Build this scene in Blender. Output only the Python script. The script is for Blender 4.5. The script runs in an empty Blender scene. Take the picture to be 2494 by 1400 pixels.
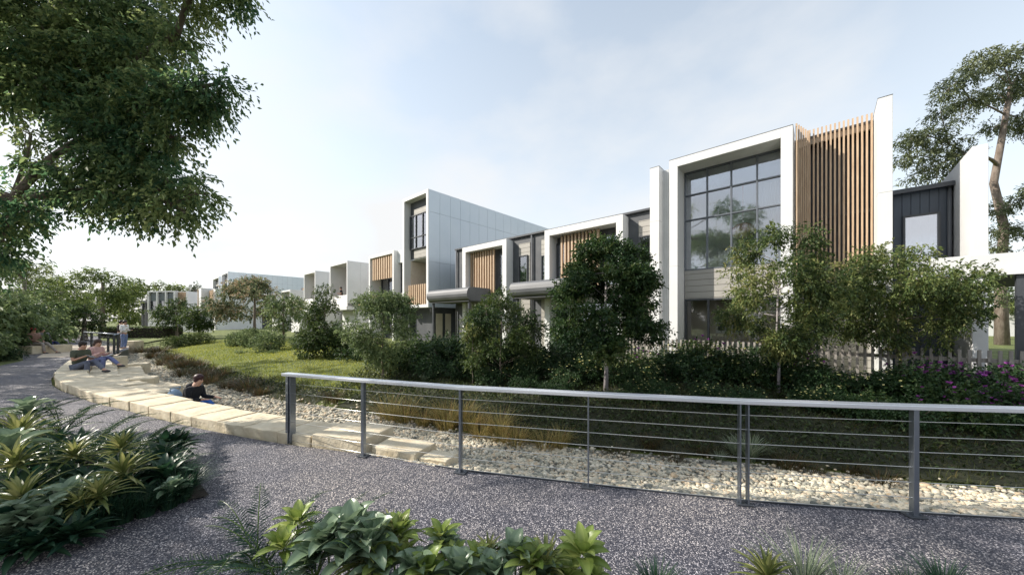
import bpy, math, random
import numpy as np
from mathutils import Vector, Matrix
random.seed(7); RNG = np.random.default_rng(7)
SC = bpy.context.scene; COL = SC.collection; PI = math.pi; R = math.radians
# ------------------------------------------------------------ camera, sky, sun, exposure
cd = bpy.data.cameras.new('camera'); cam = bpy.data.objects.new('camera', cd); COL.objects.link(cam)
cam.location = (0, 0, 1.75); cam.rotation_euler = (PI/2, 0, 0)
cd.sensor_width = 36; cd.lens = 848/2494*36; cd.shift_y = 80/2494; cd.clip_end = 5000; cd.clip_start = 0.05
SC.camera = cam
SUN_EL, SUN_DIR = R(35), (1.0, -0.05)          # horizontal travel direction of the light
world = bpy.data.worlds.new('World'); SC.world = world; world.use_nodes = True
wn = world.node_tree.nodes; wl = world.node_tree.links; wn.clear()
wo = wn.new('ShaderNodeOutputWorld'); bg = wn.new('ShaderNodeBackground'); sky = wn.new('ShaderNodeTexSky')
sky.sky_type = 'NISHITA'; sky.sun_disc = False; sky.sun_elevation = SUN_EL
sky.air_density = 1.0; sky.dust_density = 1.2; sky.ozone_density = 1.0; sky.altitude = 0
to_sun = (-SUN_DIR[0], -SUN_DIR[1])
sky.sun_rotation = math.atan2(to_sun[0], to_sun[1])
bg.inputs[1].default_value = 0.08
tc = wn.new('ShaderNodeTexCoord'); mp = wn.new('ShaderNodeMapping'); mp.inputs['Scale'].default_value = (1.3, 1.3, 2.6)
nz = wn.new('ShaderNodeTexNoise'); nz.inputs['Scale'].default_value = 1.5; nz.inputs['Detail'].default_value = 7; nz.inputs['Roughness'].default_value = .52
cr = wn.new('ShaderNodeValToRGB'); cr.color_ramp.elements[0].position = .44; cr.color_ramp.elements[1].position = .7
cr.color_ramp.elements[0].color = (0, 0, 0, 1); cr.color_ramp.elements[1].color = (.5, .5, .5, 1)
hs = wn.new('ShaderNodeHueSaturation'); hs.inputs['Saturation'].default_value = .74; hs.inputs['Hue'].default_value = .485; hs.inputs['Value'].default_value = 2.55
sx = wn.new('ShaderNodeSeparateXYZ'); hz = wn.new('ShaderNodeMapRange')
hz.inputs['From Min'].default_value = 0.0; hz.inputs['From Max'].default_value = .72; hz.inputs['To Min'].default_value = .8; hz.inputs['To Max'].default_value = .24
add = wn.new('ShaderNodeMath'); add.operation = 'ADD'; add.use_clamp = True
mx = wn.new('ShaderNodeMix'); mx.data_type = 'RGBA'; mx.inputs['B'].default_value = (8.6, 8.7, 8.8, 1)
wl.new(tc.outputs['Generated'], mp.inputs[0]); wl.new(mp.outputs[0], nz.inputs[0]); wl.new(nz.outputs[0], cr.inputs[0])
wl.new(tc.outputs['Generated'], sx.inputs[0]); wl.new(sx.outputs['Z'], hz.inputs['Value'])
wl.new(cr.outputs[0], add.inputs[0]); wl.new(hz.outputs[0], add.inputs[1]); wl.new(add.outputs[0], mx.inputs['Factor'])
wl.new(sky.outputs[0], hs.inputs['Color']); wl.new(hs.outputs[0], mx.inputs['A']); wl.new(mx.outputs['Result'], bg.inputs[0]); wl.new(bg.outputs[0], wo.inputs[0])
sd = bpy.data.lights.new('sun', 'SUN'); sd.energy = 5.0; sd.angle = R(.6); sd.color = (1, .93, .82)
sun = bpy.data.objects.new('sun', sd); COL.objects.link(sun)
dv = Vector((SUN_DIR[0]*math.cos(SUN_EL), SUN_DIR[1]*math.cos(SUN_EL), -math.sin(SUN_EL))).normalized()
sun.rotation_euler = dv.to_track_quat('-Z', 'Y').to_euler(); sun.location = (-30, 0, 30)
SC.view_settings.view_transform = 'Standard'; SC.view_settings.look = 'None'; SC.view_settings.exposure = 0.46
SC.view_settings.gamma = 1
SC.cycles.max_bounces = 6; SC.cycles.transparent_max_bounces = 10; SC.cycles.diffuse_bounces = 3; SC.cycles.caustics_reflective = False; SC.cycles.caustics_refractive = False

# ------------------------------------------------------------ materials
def mat(name, c, rough=.6, metal=0, c2=None, scale=4, bump=0, bscale=60, detail=4, c3=None, trans=0, spec=.5, stretch=None):
    m = bpy.data.materials.new(name); m.use_nodes = True; nt = m.node_tree; N, L = nt.nodes, nt.links
    b = N['Principled BSDF']; b.inputs['Roughness'].default_value = rough; b.inputs['Metallic'].default_value = metal
    b.inputs['Specular IOR Level'].default_value = spec; b.inputs['Base Color'].default_value = (*c, 1)
    t = N.new('ShaderNodeTexCoord'); src = t.outputs['Object']
    if stretch:
        mm = N.new('ShaderNodeMapping'); mm.inputs['Scale'].default_value = stretch; L.new(src, mm.inputs[0]); src = mm.outputs[0]
    if c2:
        n = N.new('ShaderNodeTexNoise'); n.inputs['Scale'].default_value = scale; n.inputs['Detail'].default_value = detail; L.new(src, n.inputs[0])
        r = N.new('ShaderNodeValToRGB'); r.color_ramp.elements[0].position = .34; r.color_ramp.elements[1].position = .66
        r.color_ramp.elements[0].color = (*c, 1); r.color_ramp.elements[1].color = (*c2, 1)
        if c3: e = r.color_ramp.elements.new(.5); e.color = (*c3, 1)
        L.new(n.outputs[0], r.inputs[0]); L.new(r.outputs[0], b.inputs['Base Color'])
    if bump:
        n = N.new('ShaderNodeTexNoise'); n.inputs['Scale'].default_value = bscale; n.inputs['Detail'].default_value = 5; L.new(src, n.inputs[0])
        q = N.new('ShaderNodeBump'); q.inputs['Strength'].default_value = bump; q.inputs['Distance'].default_value = .02; L.new(n.outputs[0], q.inputs['Height']); L.new(q.outputs[0], b.inputs['Normal'])
    return m
def board_mat(name, c, pitch, axis='Z', rough=.6, c2=None):       # cladding boards: grooves repeat along one object axis
    m = mat(name, c, rough, c2=c2 or tuple(x*1.12 for x in c), scale=2.2); N, L = m.node_tree.nodes, m.node_tree.links; b = N['Principled BSDF']
    t = N.new('ShaderNodeTexCoord'); s = N.new('ShaderNodeSeparateXYZ'); L.new(t.outputs['Object'], s.inputs[0])
    d = N.new('ShaderNodeMath'); d.operation = 'DIVIDE'; d.inputs[1].default_value = pitch; L.new(s.outputs[axis], d.inputs[0])
    fr = N.new('ShaderNodeMath'); fr.operation = 'FRACT'; L.new(d.outputs[0], fr.inputs[0])
    r = N.new('ShaderNodeValToRGB'); e = r.color_ramp.elements; e[0].position = 0; e[0].color = (.0, .0, .0, 1); e[1].position = .1; e[1].color = (1, 1, 1, 1)
    L.new(fr.outputs[0], r.inputs[0])
    mu = N.new('ShaderNodeMix'); mu.data_type = 'RGBA'; mu.blend_type = 'MULTIPLY'; mu.inputs['Factor'].default_value = .55
    src = b.inputs['Base Color'].links[0].from_socket; L.new(src, mu.inputs['A']); L.new(r.outputs[0], mu.inputs['B']); L.new(mu.outputs['Result'], b.inputs['Base Color'])
    q = N.new('ShaderNodeBump'); q.inputs['Strength'].default_value = .6; q.inputs['Distance'].default_value = .02; L.new(r.outputs[0], q.inputs['Height']); L.new(q.outputs[0], b.inputs['Normal'])
    return m
def leaf_mat(name, cols, trans=.28, rough=.5, spec=.35):
    m = bpy.data.materials.new(name); m.use_nodes = True; N, L = m.node_tree.nodes, m.node_tree.links
    b = N['Principled BSDF']; b.inputs['Roughness'].default_value = rough; b.inputs['Specular IOR Level'].default_value = spec
    a = N.new('ShaderNodeAttribute'); a.attribute_name = 'rnd'; r = N.new('ShaderNodeValToRGB'); el = r.color_ramp.elements
    while len(el) < len(cols): el.new(.5)
    for i, c in enumerate(cols): el[i].position = i/(len(cols)-1); el[i].color = (*c, 1)
    L.new(a.outputs['Fac'], r.inputs[0]); L.new(r.outputs[0], b.inputs['Base Color'])
    tr = N.new('ShaderNodeBsdfTranslucent'); h = N.new('ShaderNodeHueSaturation'); h.inputs['Value'].default_value = 1.7; h.inputs['Hue'].default_value = .485
    L.new(r.outputs[0], h.inputs['Color']); L.new(h.outputs[0], tr.inputs[0])
    ms = N.new('ShaderNodeMixShader'); ms.inputs[0].default_value = trans; L.new(b.outputs[0], ms.inputs[1]); L.new(tr.outputs[0], ms.inputs[2]); L.new(ms.outputs[0], N['Material Output'].inputs[0])
    return m
def glass_mat(name, tint=(.75, .8, .82), refl=.22):
    m = bpy.data.materials.new(name); m.use_nodes = True; N, L = m.node_tree.nodes, m.node_tree.links; N.remove(N['Principled BSDF'])
    t = N.new('ShaderNodeBsdfTransparent'); t.inputs[0].default_value = (*tint, 1); g = N.new('ShaderNodeBsdfGlossy'); g.inputs['Roughness'].default_value = .03; g.inputs[0].default_value = (.9, .93, 1, 1)
    f = N.new('ShaderNodeFresnel'); f.inputs[0].default_value = 1.55; a = N.new('ShaderNodeMath'); a.operation = 'ADD'; a.inputs[1].default_value = refl; a.use_clamp = True
    L.new(f.outputs[0], a.inputs[0]); ms = N.new('ShaderNodeMixShader'); L.new(a.outputs[0], ms.inputs[0]); L.new(t.outputs[0], ms.inputs[1]); L.new(g.outputs[0], ms.inputs[2]); L.new(ms.outputs[0], N['Material Output'].inputs[0])
    return m
def gravel_mat():
    m = bpy.data.materials.new('gravel'); m.use_nodes = True; N, L = m.node_tree.nodes, m.node_tree.links; b = N['Principled BSDF']; b.inputs['Roughness'].default_value = .75
    t = N.new('ShaderNodeTexCoord'); v = N.new('ShaderNodeTexVoronoi'); v.inputs['Scale'].default_value = 125; L.new(t.outputs['Object'], v.inputs['Vector'])
    s = N.new('ShaderNodeSeparateColor'); L.new(v.outputs['Color'], s.inputs[0]); r = N.new('ShaderNodeValToRGB'); e = r.color_ramp.elements
    e[0].position = 0; e[0].color = (.024, .024, .038, 1); e[1].position = 1; e[1].color = (.72, .68, .66, 1)
    for p, c in ((.4, (.048, .052, .070)), (.7, (.122, .122, .138)), (.88, (.31, .29, .29))): q = e.new(p); q.color = (*c, 1)
    L.new(s.outputs[0], r.inputs[0])
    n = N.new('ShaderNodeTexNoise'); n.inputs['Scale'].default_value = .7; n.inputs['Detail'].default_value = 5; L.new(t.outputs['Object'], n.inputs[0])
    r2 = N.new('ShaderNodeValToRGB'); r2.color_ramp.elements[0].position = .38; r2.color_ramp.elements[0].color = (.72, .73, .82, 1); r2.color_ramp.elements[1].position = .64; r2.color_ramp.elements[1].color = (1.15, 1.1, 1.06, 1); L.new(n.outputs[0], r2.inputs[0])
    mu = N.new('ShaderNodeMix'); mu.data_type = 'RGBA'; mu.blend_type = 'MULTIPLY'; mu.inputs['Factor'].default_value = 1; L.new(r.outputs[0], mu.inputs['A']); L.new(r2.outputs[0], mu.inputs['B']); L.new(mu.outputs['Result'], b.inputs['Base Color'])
    q = N.new('ShaderNodeBump'); q.invert = True; q.inputs['Strength'].default_value = .9; q.inputs['Distance'].default_value = .007; L.new(v.outputs['Distance'], q.inputs['Height']); L.new(q.outputs[0], b.inputs['Normal'])
    return m
M = {}
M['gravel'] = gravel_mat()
M['white'] = mat('white_render', (.68, .685, .69), .6, c2=(.62, .625, .63), scale=.8, bump=.08, bscale=90)
M['panel'] = mat('metal_panel', (.62, .68, .74), .28, .25, c2=(.68, .73, .78), scale=.5)
M['dark'] = mat('dark_frame', (.045, .05, .06), .4, c2=(.06, .065, .075))
M['mull'] = mat('mullion', (.11, .125, .15), .4)
M['char'] = mat('charcoal_wall', (.06, .065, .075), .6, c2=(.085, .09, .1), scale=2)
M['clad'] = board_mat('weatherboard', (.33, .315, .29), .21)
M['navy'] = board_mat('navy_cladding', (.045, .06, .085), .16, 'X', .45)
M['rib'] = board_mat('ribbed_metal', (.45, .47, .48), .07, 'X', .4)
M['timber'] = mat('timber', (.41, .28, .18), .55, c2=(.55, .41, .28), scale=3, stretch=(14, 14, .8))
M['grey'] = mat('canopy_metal', (.085, .09, .10), .5, 0, c2=(.12, .125, .135), scale=1)
M['beige'] = mat('interior_beige', (.62, .54, .44), .8, c2=(.68, .60, .5))
M['warm'] = mat('interior_wood', (.30, .2, .12), .6, c2=(.4, .27, .17))
M['blind'] = mat('roller_blind', (.20, .22, .235), .8, c2=(.23, .25, .27))
M['paleb'] = mat('pale_blind', (.62, .63, .62), .8, c2=(.7, .71, .7))
M['curtain'] = mat('curtain', (.85, .84, .82), .9, c2=(.78, .77, .76), stretch=(12, 12, .3))
M['red'] = mat('red_shade', (.6, .08, .07), .6)
M['steel'] = mat('brushed_steel', (.27, .30, .35), .3, .85); M['rail'] = mat('skylit_rail_steel', (.78, .80, .85), .38, .7)  # rail is the same steel, lightened to stand for sky reflection
M['wire'] = mat('wire_steel', (.6, .6, .58), .3, .9)
M['stone'] = mat('sandstone', (.56, .47, .33), .85, c2=(.70, .62, .47), c3=(.63, .55, .41), scale=3.5, bump=.55, bscale=22)
M['paver'] = mat('tan_paving', (.50, .41, .31), .85, c2=(.60, .51, .41), scale=3, bump=.3, bscale=60)
M['pebble'] = leaf_mat('pebble', [(.12, .125, .11), (.27, .265, .225), (.42, .395, .31), (.55, .50, .39), (.64, .58, .46), (.55, .42, .28), (.70, .66, .56)], 0, .7)
M['creek'] = mat('creek_gravel', (.16, .16, .15), .9, c2=(.36, .33, .28), scale=26, bump=1, bscale=24)
M['grass'] = mat('lawn_ground', (.07, .09, .02), .95, c2=(.15, .17, .04), c3=(.10, .125, .028), scale=2.2, bump=.9, bscale=30)
M['bank'] = mat('shaded_undergrowth', (.014, .017, .007), .95, c2=(.035, .036, .014), c3=(.022, .026, .01), scale=14, bump=1, bscale=40)  # dark undergrowth tone, deepened to stand for shade on the bank
M['soil'] = mat('soil', (.022, .018, .013), .95, c2=(.045, .035, .025), scale=9, bump=1, bscale=30)
M['bark'] = mat('bark', (.13, .10, .08), .9, c2=(.24, .20, .17), scale=7, bump=.8, bscale=25, stretch=(1, 1, .35))
M['palebark'] = mat('pale_bark', (.20, .18, .19), .85, c2=(.34, .31, .31), scale=8, bump=.6, bscale=25, stretch=(1, 1, .4))
M['picket'] = mat('picket_timber', (.22, .20, .18), .75, c2=(.35, .325, .30), scale=4, stretch=(8, 8, 1))
M['glass'] = glass_mat('glass', (.9, .92, .93), .22); M['gclear'] = glass_mat('clear_glass', (.92, .93, .93), .03)
M['gpale'] = glass_mat('pale_glass', (.9, .9, .9), .5)
M['gdark'] = glass_mat('dark_glass', (.35, .38, .4), .30)
G_DEEP = [(.018, .038, .012), (.035, .06, .016), (.055, .085, .022), (.09, .12, .035)]
M['l_over'] = leaf_mat('leaf_overhead', [(.045, .105, .055), (.10, .165, .07), (.165, .22, .085), (.26, .31, .13)], .52)
M['l_maple'] = leaf_mat('leaf_maple', [(.018, .045, .018), (.03, .066, .02), (.05, .09, .025), (.09, .12, .035)], .28)
M['l_olive'] = leaf_mat('leaf_olive', [(.035, .062, .022), (.065, .105, .032), (.11, .15, .046), (.19, .225, .075), (.22, .22, .08)], .36)
M['l_green'] = leaf_mat('leaf_green', [(.02, .045, .016), (.045, .08, .022), (.08, .12, .03), (.13, .17, .05)], .28)
M['l_far'] = leaf_mat('leaf_far', [(.07, .11, .035), (.12, .17, .05), (.18, .23, .07), (.25, .3, .1)], .35)
M['l_sage'] = leaf_mat('leaf_sage', [(.06, .1, .04), (.11, .16, .065), (.18, .24, .1), (.26, .32, .15)], .3)
M['l_red'] = leaf_mat('leaf_russet', [(.05, .08, .04), (.09, .13, .06), (.18, .2, .1), (.3, .22, .13), (.34, .31, .2)], .3)
M['l_euc'] = leaf_mat('leaf_eucalypt', [(.05, .07, .04), (.09, .115, .055), (.14, .165, .08), (.19, .21, .11)], .25)
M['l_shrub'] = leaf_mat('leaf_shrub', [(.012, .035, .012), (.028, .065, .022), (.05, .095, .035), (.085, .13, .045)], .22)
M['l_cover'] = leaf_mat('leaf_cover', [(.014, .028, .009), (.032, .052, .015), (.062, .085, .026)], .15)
M['f_purple'] = leaf_mat('petal_purple', [(.17, .03, .2), (.32, .07, .34)], .25)
M['f_yellow'] = leaf_mat('petal_yellow', [(.6, .58, .2), (.75, .74, .45)], .3)
M['b_grass'] = leaf_mat('blade_lawn', [(.13, .17, .025), (.25, .28, .045), (.38, .38, .08)], .35)
M['b_gold'] = leaf_mat('blade_gold', [(.12, .12, .03), (.25, .22, .07), (.42, .34, .13), (.3, .14, .06)], .35)
M['b_rust'] = leaf_mat('blade_rust', [(.03, .034, .012), (.055, .05, .02), (.10, .062, .03), (.06, .08, .024)], .3)
M['b_sage'] = leaf_mat('blade_sage', [(.09, .13, .08), (.2, .25, .16), (.35, .36, .27)], .3)
M['p_yell'] = leaf_mat('plant_yellow', [(.07, .10, .03), (.15, .18, .055), (.32, .32, .13)], .25, .35)
M['p_blue'] = leaf_mat('plant_blue', [(.09, .14, .085), (.17, .24, .15), (.34, .42, .29)], .2, .28, .6)
M['p_leaf'] = leaf_mat('plant_leaf', [(.09, .15, .03), (.19, .26, .06), (.36, .42, .13)], .25, .35)
M['p_fern'] = leaf_mat('plant_fern', [(.012, .04, .028), (.025, .065, .035), (.05, .09, .04)], .2, .4)
M['skin'] = mat('skin', (.55, .32, .23), .5); M['hair'] = mat('hair', (.02, .012, .01), .5)
def cloth(n, c): return mat(n, c, .85, c2=tuple(min(1, x*1.25+.005) for x in c), scale=12)

# ------------------------------------------------------------ object helpers
def empty(name, loc=(0, 0, 0), rz=0):
    o = bpy.data.objects.new(name, None); COL.objects.link(o); o.location = loc; o.rotation_euler = (0, 0, rz); o.empty_display_size = .2
    return o
def tag(o, label=None, cat=None, group=None, kind=None):
    if label: o['label'] = label
    if cat: o['category'] = cat
    if group: o['group'] = group
    if kind: o['kind'] = kind
    return o
class MB:
    def __init__(s): s.v = []; s.f = []; s.sm = False
    def box(s, x0, x1, y0, y1, z0, z1, bev=0):
        n = len(s.v)
        s.v += [(x0,y0,z0),(x1,y0,z0),(x1,y1,z0),(x0,y1,z0),(x0,y0,z1),(x1,y0,z1),(x1,y1,z1),(x0,y1,z1)]
        s.f += [(n,n+3,n+2,n+1),(n+4,n+5,n+6,n+7),(n,n+1,n+5,n+4),(n+1,n+2,n+6,n+5),(n+2,n+3,n+7,n+6),(n+3,n,n+4,n+7)]; return s
    def prism(s, pts, z0, z1):
        n = len(s.v); k = len(pts); s.v += [(p[0], p[1], z0) for p in pts]+[(p[0], p[1], z1) for p in pts]
        s.f += [tuple(n+i for i in reversed(range(k))), tuple(n+k+i for i in range(k))]+[(n+i, n+(i+1)%k, n+k+(i+1)%k, n+k+i) for i in range(k)]; return s
    def tube(s, pts, rad, seg=8):
        pts = [Vector(p) for p in pts]; rad = rad if hasattr(rad, '__len__') else [rad]*len(pts); n0 = len(s.v)
        for i, p in enumerate(pts):
            d = (pts[min(i+1, len(pts)-1)]-pts[max(i-1, 0)]).normalized(); a = d.orthogonal().normalized() if i == 0 else (a-d*a.dot(d)).normalized(); b = d.cross(a)
            for k in range(seg):
                t = 2*PI*k/seg; s.v.append(tuple(p+(a*math.cos(t)+b*math.sin(t))*rad[i]))
        for i in range(len(pts)-1):
            for k in range(seg):
                q = n0+i*seg; s.f.append((q+k, q+(k+1)%seg, q+seg+(k+1)%seg, q+seg+k))
        s.f.append(tuple(n0+k for k in reversed(range(seg)))); s.f.append(tuple(n0+(len(pts)-1)*seg+k for k in range(seg))); return s
    def ball(s, c, r, nu=12, nv=8):
        n = len(s.v); r = r if hasattr(r, '__len__') else (r, r, r)
        for j in range(nv+1):
            for i in range(nu):
                a = PI*j/nv; b = 2*PI*i/nu; s.v.append((c[0]+r[0]*math.sin(a)*math.cos(b), c[1]+r[1]*math.sin(a)*math.sin(b), c[2]+r[2]*math.cos(a)))
        for j in range(nv):
            for i in range(nu): s.f.append((n+j*nu+i, n+(j+1)*nu+i, n+(j+1)*nu+(i+1)%nu, n+j*nu+(i+1)%nu))
        return s
    def build(s, name, m, parent=None, smooth=False, bevel=0):
        me = bpy.data.meshes.new(name); me.from_pydata(s.v, [], s.f); me.materials.append(m)
        if smooth or s.sm: me.polygons.foreach_set('use_smooth', [True]*len(me.polygons))
        o = bpy.data.objects.new(name, me); COL.objects.link(o)
        if parent: o.parent = parent
        if bevel:
            b = o.modifiers.new('bevel', 'BEVEL'); b.width = bevel; b.segments = 2; b.limit_method = 'ANGLE'
        return o
def raw_mesh(name, V, F, m, rnd=None, smooth=False):      # numpy triangles or quads
    me = bpy.data.meshes.new(name); k = F.shape[1]
    me.vertices.add(len(V)); me.vertices.foreach_set('co', np.asarray(V, np.float32).ravel())
    me.loops.add(F.size); me.loops.foreach_set('vertex_index', np.asarray(F, np.int32).ravel())
    me.polygons.add(len(F)); me.polygons.foreach_set('loop_start', np.arange(0, F.size, k, dtype=np.int32))
    if smooth: me.polygons.foreach_set('use_smooth', np.ones(len(F), bool))
    me.update(calc_edges=True); me.materials.append(m)
    if rnd is not None:
        a = me.attributes.new('rnd', 'FLOAT', 'FACE'); a.data.foreach_set('value', np.clip(rnd, 0, 1).astype(np.float32))
    return me
def link(name, me, parent=None):
    o = bpy.data.objects.new(name, me); COL.objects.link(o)
    if parent: o.parent = parent
    return o
def unit(a): return a/np.maximum(np.linalg.norm(a, axis=1, keepdims=True), 1e-9)
def leaves(P, D, L, W, rnd, fold=.25):
    """folded two-triangle leaves: P base, D direction"""
    n = len(P); D = unit(D); up = unit(RNG.normal(size=(n, 3))*.55+np.array([0, 0, 1.])); S = unit(np.cross(D, up)); Nn = np.cross(S, D)
    L = np.broadcast_to(L, (n,))[:, None]*RNG.uniform(.7, 1.25, (n, 1)); W = L*W
    V = np.empty((n, 4, 3)); V[:, 0] = P; V[:, 1] = P+D*L*.45+S*W*.5+Nn*W*fold; V[:, 2] = P+D*L-Nn*L*.12; V[:, 3] = P+D*L*.45-S*W*.5+Nn*W*fold
    b = np.arange(n)[:, None]*4; F = np.concatenate([b+[0, 1, 2], b+[0, 2, 3]], 1).reshape(-1, 3)
    return V.reshape(-1, 3), F, np.repeat(rnd, 2)
def sprigs(centers, radii, n, L, W, tone=None, per=9, droop=.35, tw=.3, shell=.5, vp=.72, wts=None):
    """leafy twigs through clumps; every twig carries `per` leaves"""
    centers = np.asarray(centers, float); radii = np.asarray(radii, float)
    if radii.ndim == 1: radii = np.repeat(radii[:, None], 3, 1)*np.array([1, 1, .75])
    vol = radii.prod(1)**vp*(1 if wts is None else wts); k = RNG.choice(len(centers), n//per, p=vol/vol.sum())
    d = unit(RNG.normal(size=(len(k), 3))); r = shell+(1-shell)*RNG.random(len(k))**.6; r *= RNG.uniform(.78, 1.16, len(k))
    T = centers[k]+d*radii[k]*r[:, None]; td = unit(d+RNG.normal(size=d.shape)*.5+np.array([0, 0, -droop]))
    tl = tw*RNG.uniform(.5, 1.3, len(k)); s = np.linspace(.05, 1, per)
    P = T[:, None]+td[:, None]*(tl[:, None]*s)[..., None]-np.array([0, 0, 1.])*(tl[:, None]*s**2*droop*.5)[..., None]
    P += RNG.normal(size=P.shape)*tw*.06; side = unit(RNG.normal(size=(len(k)*per, 3)))
    D = np.repeat(td, per, 0)*.7+side*.75+np.array([0, 0, -droop*.9])
    tn = RNG.normal(.42, .2, len(k))+(tone[k] if tone is not None else 0)
    rnd = np.repeat(tn, per)+RNG.normal(0, .13, len(k)*per)
    return leaves(P.reshape(-1, 3), D, L, W, rnd)
def merge(parts):
    V = []; F = []; Q = []; o = 0
    for v, f, q in parts: V.append(v); F.append(f+o); Q.append(q); o += len(v)
    return np.concatenate(V), np.concatenate(F), np.concatenate(Q)
def bez(a, b, bend, n=7):
    a = Vector(a); b = Vector(b); c = (a+b)/2+Vector(bend); return [a*(1-t)**2+c*2*t*(1-t)+b*t*t for t in [i/(n-1) for i in range(n)]]
def Pw(px, py, Y): return Vector(((px-1247)/848*Y, Y, 1.75-(py-780)*Y/848))
def gp(px, py, z=0): Y = (1.75-z)*848/(py-780); return ((px-1247)/848*Y, Y)
ORD = ['leftmost', 'second from left', 'third from left', 'fourth from left', 'fifth from left', 'sixth from left', 'seventh from left', 'eighth from left', 'ninth from left', 'tenth from left'] + [f'{n} from left' for n in ('eleventh', 'twelfth', 'thirteenth', 'fourteenth', 'fifteenth', 'sixteenth', 'seventeenth', 'eighteenth', 'nineteenth', 'twentieth', 'twenty-first', 'twenty-second', 'twenty-third', 'twenty-fourth', 'twenty-fifth', 'twenty-sixth', 'twenty-seventh', 'twenty-eighth', 'twenty-ninth', 'thirtieth')]
def rank_labels(objs, fmt):
    for i, o in enumerate(sorted(objs, key=lambda o: o.location.x/max(o.location.y, .1))): o['label'] = fmt.format(ORD[i])

# ------------------------------------------------------------ terrain
def resamp(pts, n=4):
    pts = np.array(pts, float); out = []
    for i in range(len(pts)-1):
        p0 = pts[max(i-1, 0)]; p1 = pts[i]; p2 = pts[i+1]; p3 = pts[min(i+2, len(pts)-1)]
        for t in np.linspace(0, 1, n, endpoint=False): out.append(.5*((2*p1)+(-p0+p2)*t+(2*p0-5*p1+4*p2-p3)*t*t+(-p0+3*p1-3*p2+p3)*t**3))
    out.append(pts[-1]); return np.array(out)
EDGE = resamp([(60, 1.5), (30, 1.9), (12, 2.45), (7, 2.85), (4.5, 3.06), (3.58, 3.16), (2.2, 3.38), (.8, 3.71), (-.59, 4.06), (-1.9, 4.54), (-3.3, 4.95), (-5.1, 5.65), (-6.6, 6.33), (-7.6, 6.82), (-9.6, 7.78), (-13.7, 10.35), (-21, 16.9), (-30, 25), (-60, 51)])
FOOT = resamp([(60, 3), (30, 3.2), (12, 3.7), (6.5, 4.43), (4.8, 4.9), (3.43, 5.31), (1.3, 5.83), (-.15, 6.34), (-1.2, 6.86), (-3.74, 8.3), (-6.8, 9.7), (-10.1, 11.7), (-13.7, 14.2), (-20.5, 19.7), (-26.4, 24.8), (-36, 34), (-60, 57)])
def sdist(P, poly):
    P = np.asarray(P, float); best = np.full(len(P), 1e9); sg = np.ones(len(P))
    for a, b in zip(poly[:-1], poly[1:]):
        ab = b-a; ap = P-a; t = np.clip((ap@ab)/(ab@ab), 0, 1); d = np.linalg.norm(ap-t[:, None]*ab, axis=1); c = ab[0]*ap[:, 1]-ab[1]*ap[:, 0]
        m = d < best; best[m] = d[m]; sg[m] = np.where(c[m] < 0, 1, -1)
    return best*sg                                   # positive on the building side
def height(P):
    P = np.asarray(P, float).reshape(-1, 2); e = sdist(P, EDGE); f = sdist(P, FOOT)
    t = np.clip(e/1.3, 0, 1); cr_ = np.where(e > 0, -.07-.43*t*t*(3-2*t), 0)
    s = np.clip(f, 0, None); rise = .86*(1-np.exp(-s*.27/.86*1.35))
    und = .05*np.sin(P[:, 0]*.6+1)*np.sin(P[:, 1]*.5)*np.clip(s/3, 0, 1)
    return np.where(e > 0, cr_+rise+und, 0)
def hz1(x, y): return float(height([(x, y)])[0])
ax = np.concatenate([[-900, -500, -300, -200, -140, -100, -80, -66, -55], np.arange(-46, -14, .5), np.arange(-14, 12, .2), np.arange(12, 26, .5), [28, 32, 38, 48, 60, 80, 120, 200, 300, 500, 900]])
ay = np.concatenate([[-400, -200, -100, -50, -25, -12, -6, -2, 0, 1, 1.6], np.arange(2, 16, .2), np.arange(16, 36, .5), [38, 42, 48, 55, 64, 76, 90, 110, 140, 200, 300, 500, 900, 1500]])
gx, gy = np.meshgrid(ax, ay); H = height(np.c_[gx.ravel(), gy.ravel()]); V = np.c_[gx.ravel(), gy.ravel(), H]
nx = len(ax); i, j = np.meshgrid(np.arange(nx-1), np.arange(len(ay)-1)); a = (j*nx+i).ravel(); F = np.c_[a, a+1, a+nx+1, a+nx]
tag(link('ground', raw_mesh('ground', V, F, M['grass'], smooth=True)), kind='structure')
def sheet(name, poly, z, m, kind='structure'):
    o = MB(); o.v = [(p[0], p[1], z) for p in poly]; o.f = [tuple(range(len(poly)))]; ob = o.build(name, m); tag(ob, kind=kind); return ob
right = [tuple(p) for p in EDGE if p[0] > -52]
path_poly = [(60, -12)]+right+[(-54, 38), (-44, 31), (-32, 22), (-25.6, 18.2), (-21.2, 15.1), (-19.3, 12.9), (-19.5, 8), (-17, -12)]
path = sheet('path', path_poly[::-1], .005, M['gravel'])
sheet('paved_crossing', [gp(88, 872), gp(285, 866), gp(316, 846), gp(215, 841), gp(150, 841), gp(122, 851)], .012, M['paver'])
sheet('planting_bed_soil', [(-3.0, 3.45), (-3.3, 3.2), (-4.0, 2.68), (-9, 1.2), (-13, 2), (-12, 5.2), (-9.4, 6.3), (-7.2, 5.5), (-5.3, 4.75), (-3.7, 4.0)], .022, M['soil'])
sheet('front_bed_soil', [(-1.9, 1.75), (-1.2, 2.05), (0, 1.98), (.5, 1.85), (.62, 1.4), (2.3, 1.5), (3.2, 1.1), (1, .6), (-2, .7)], .022, M['soil'])
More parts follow.
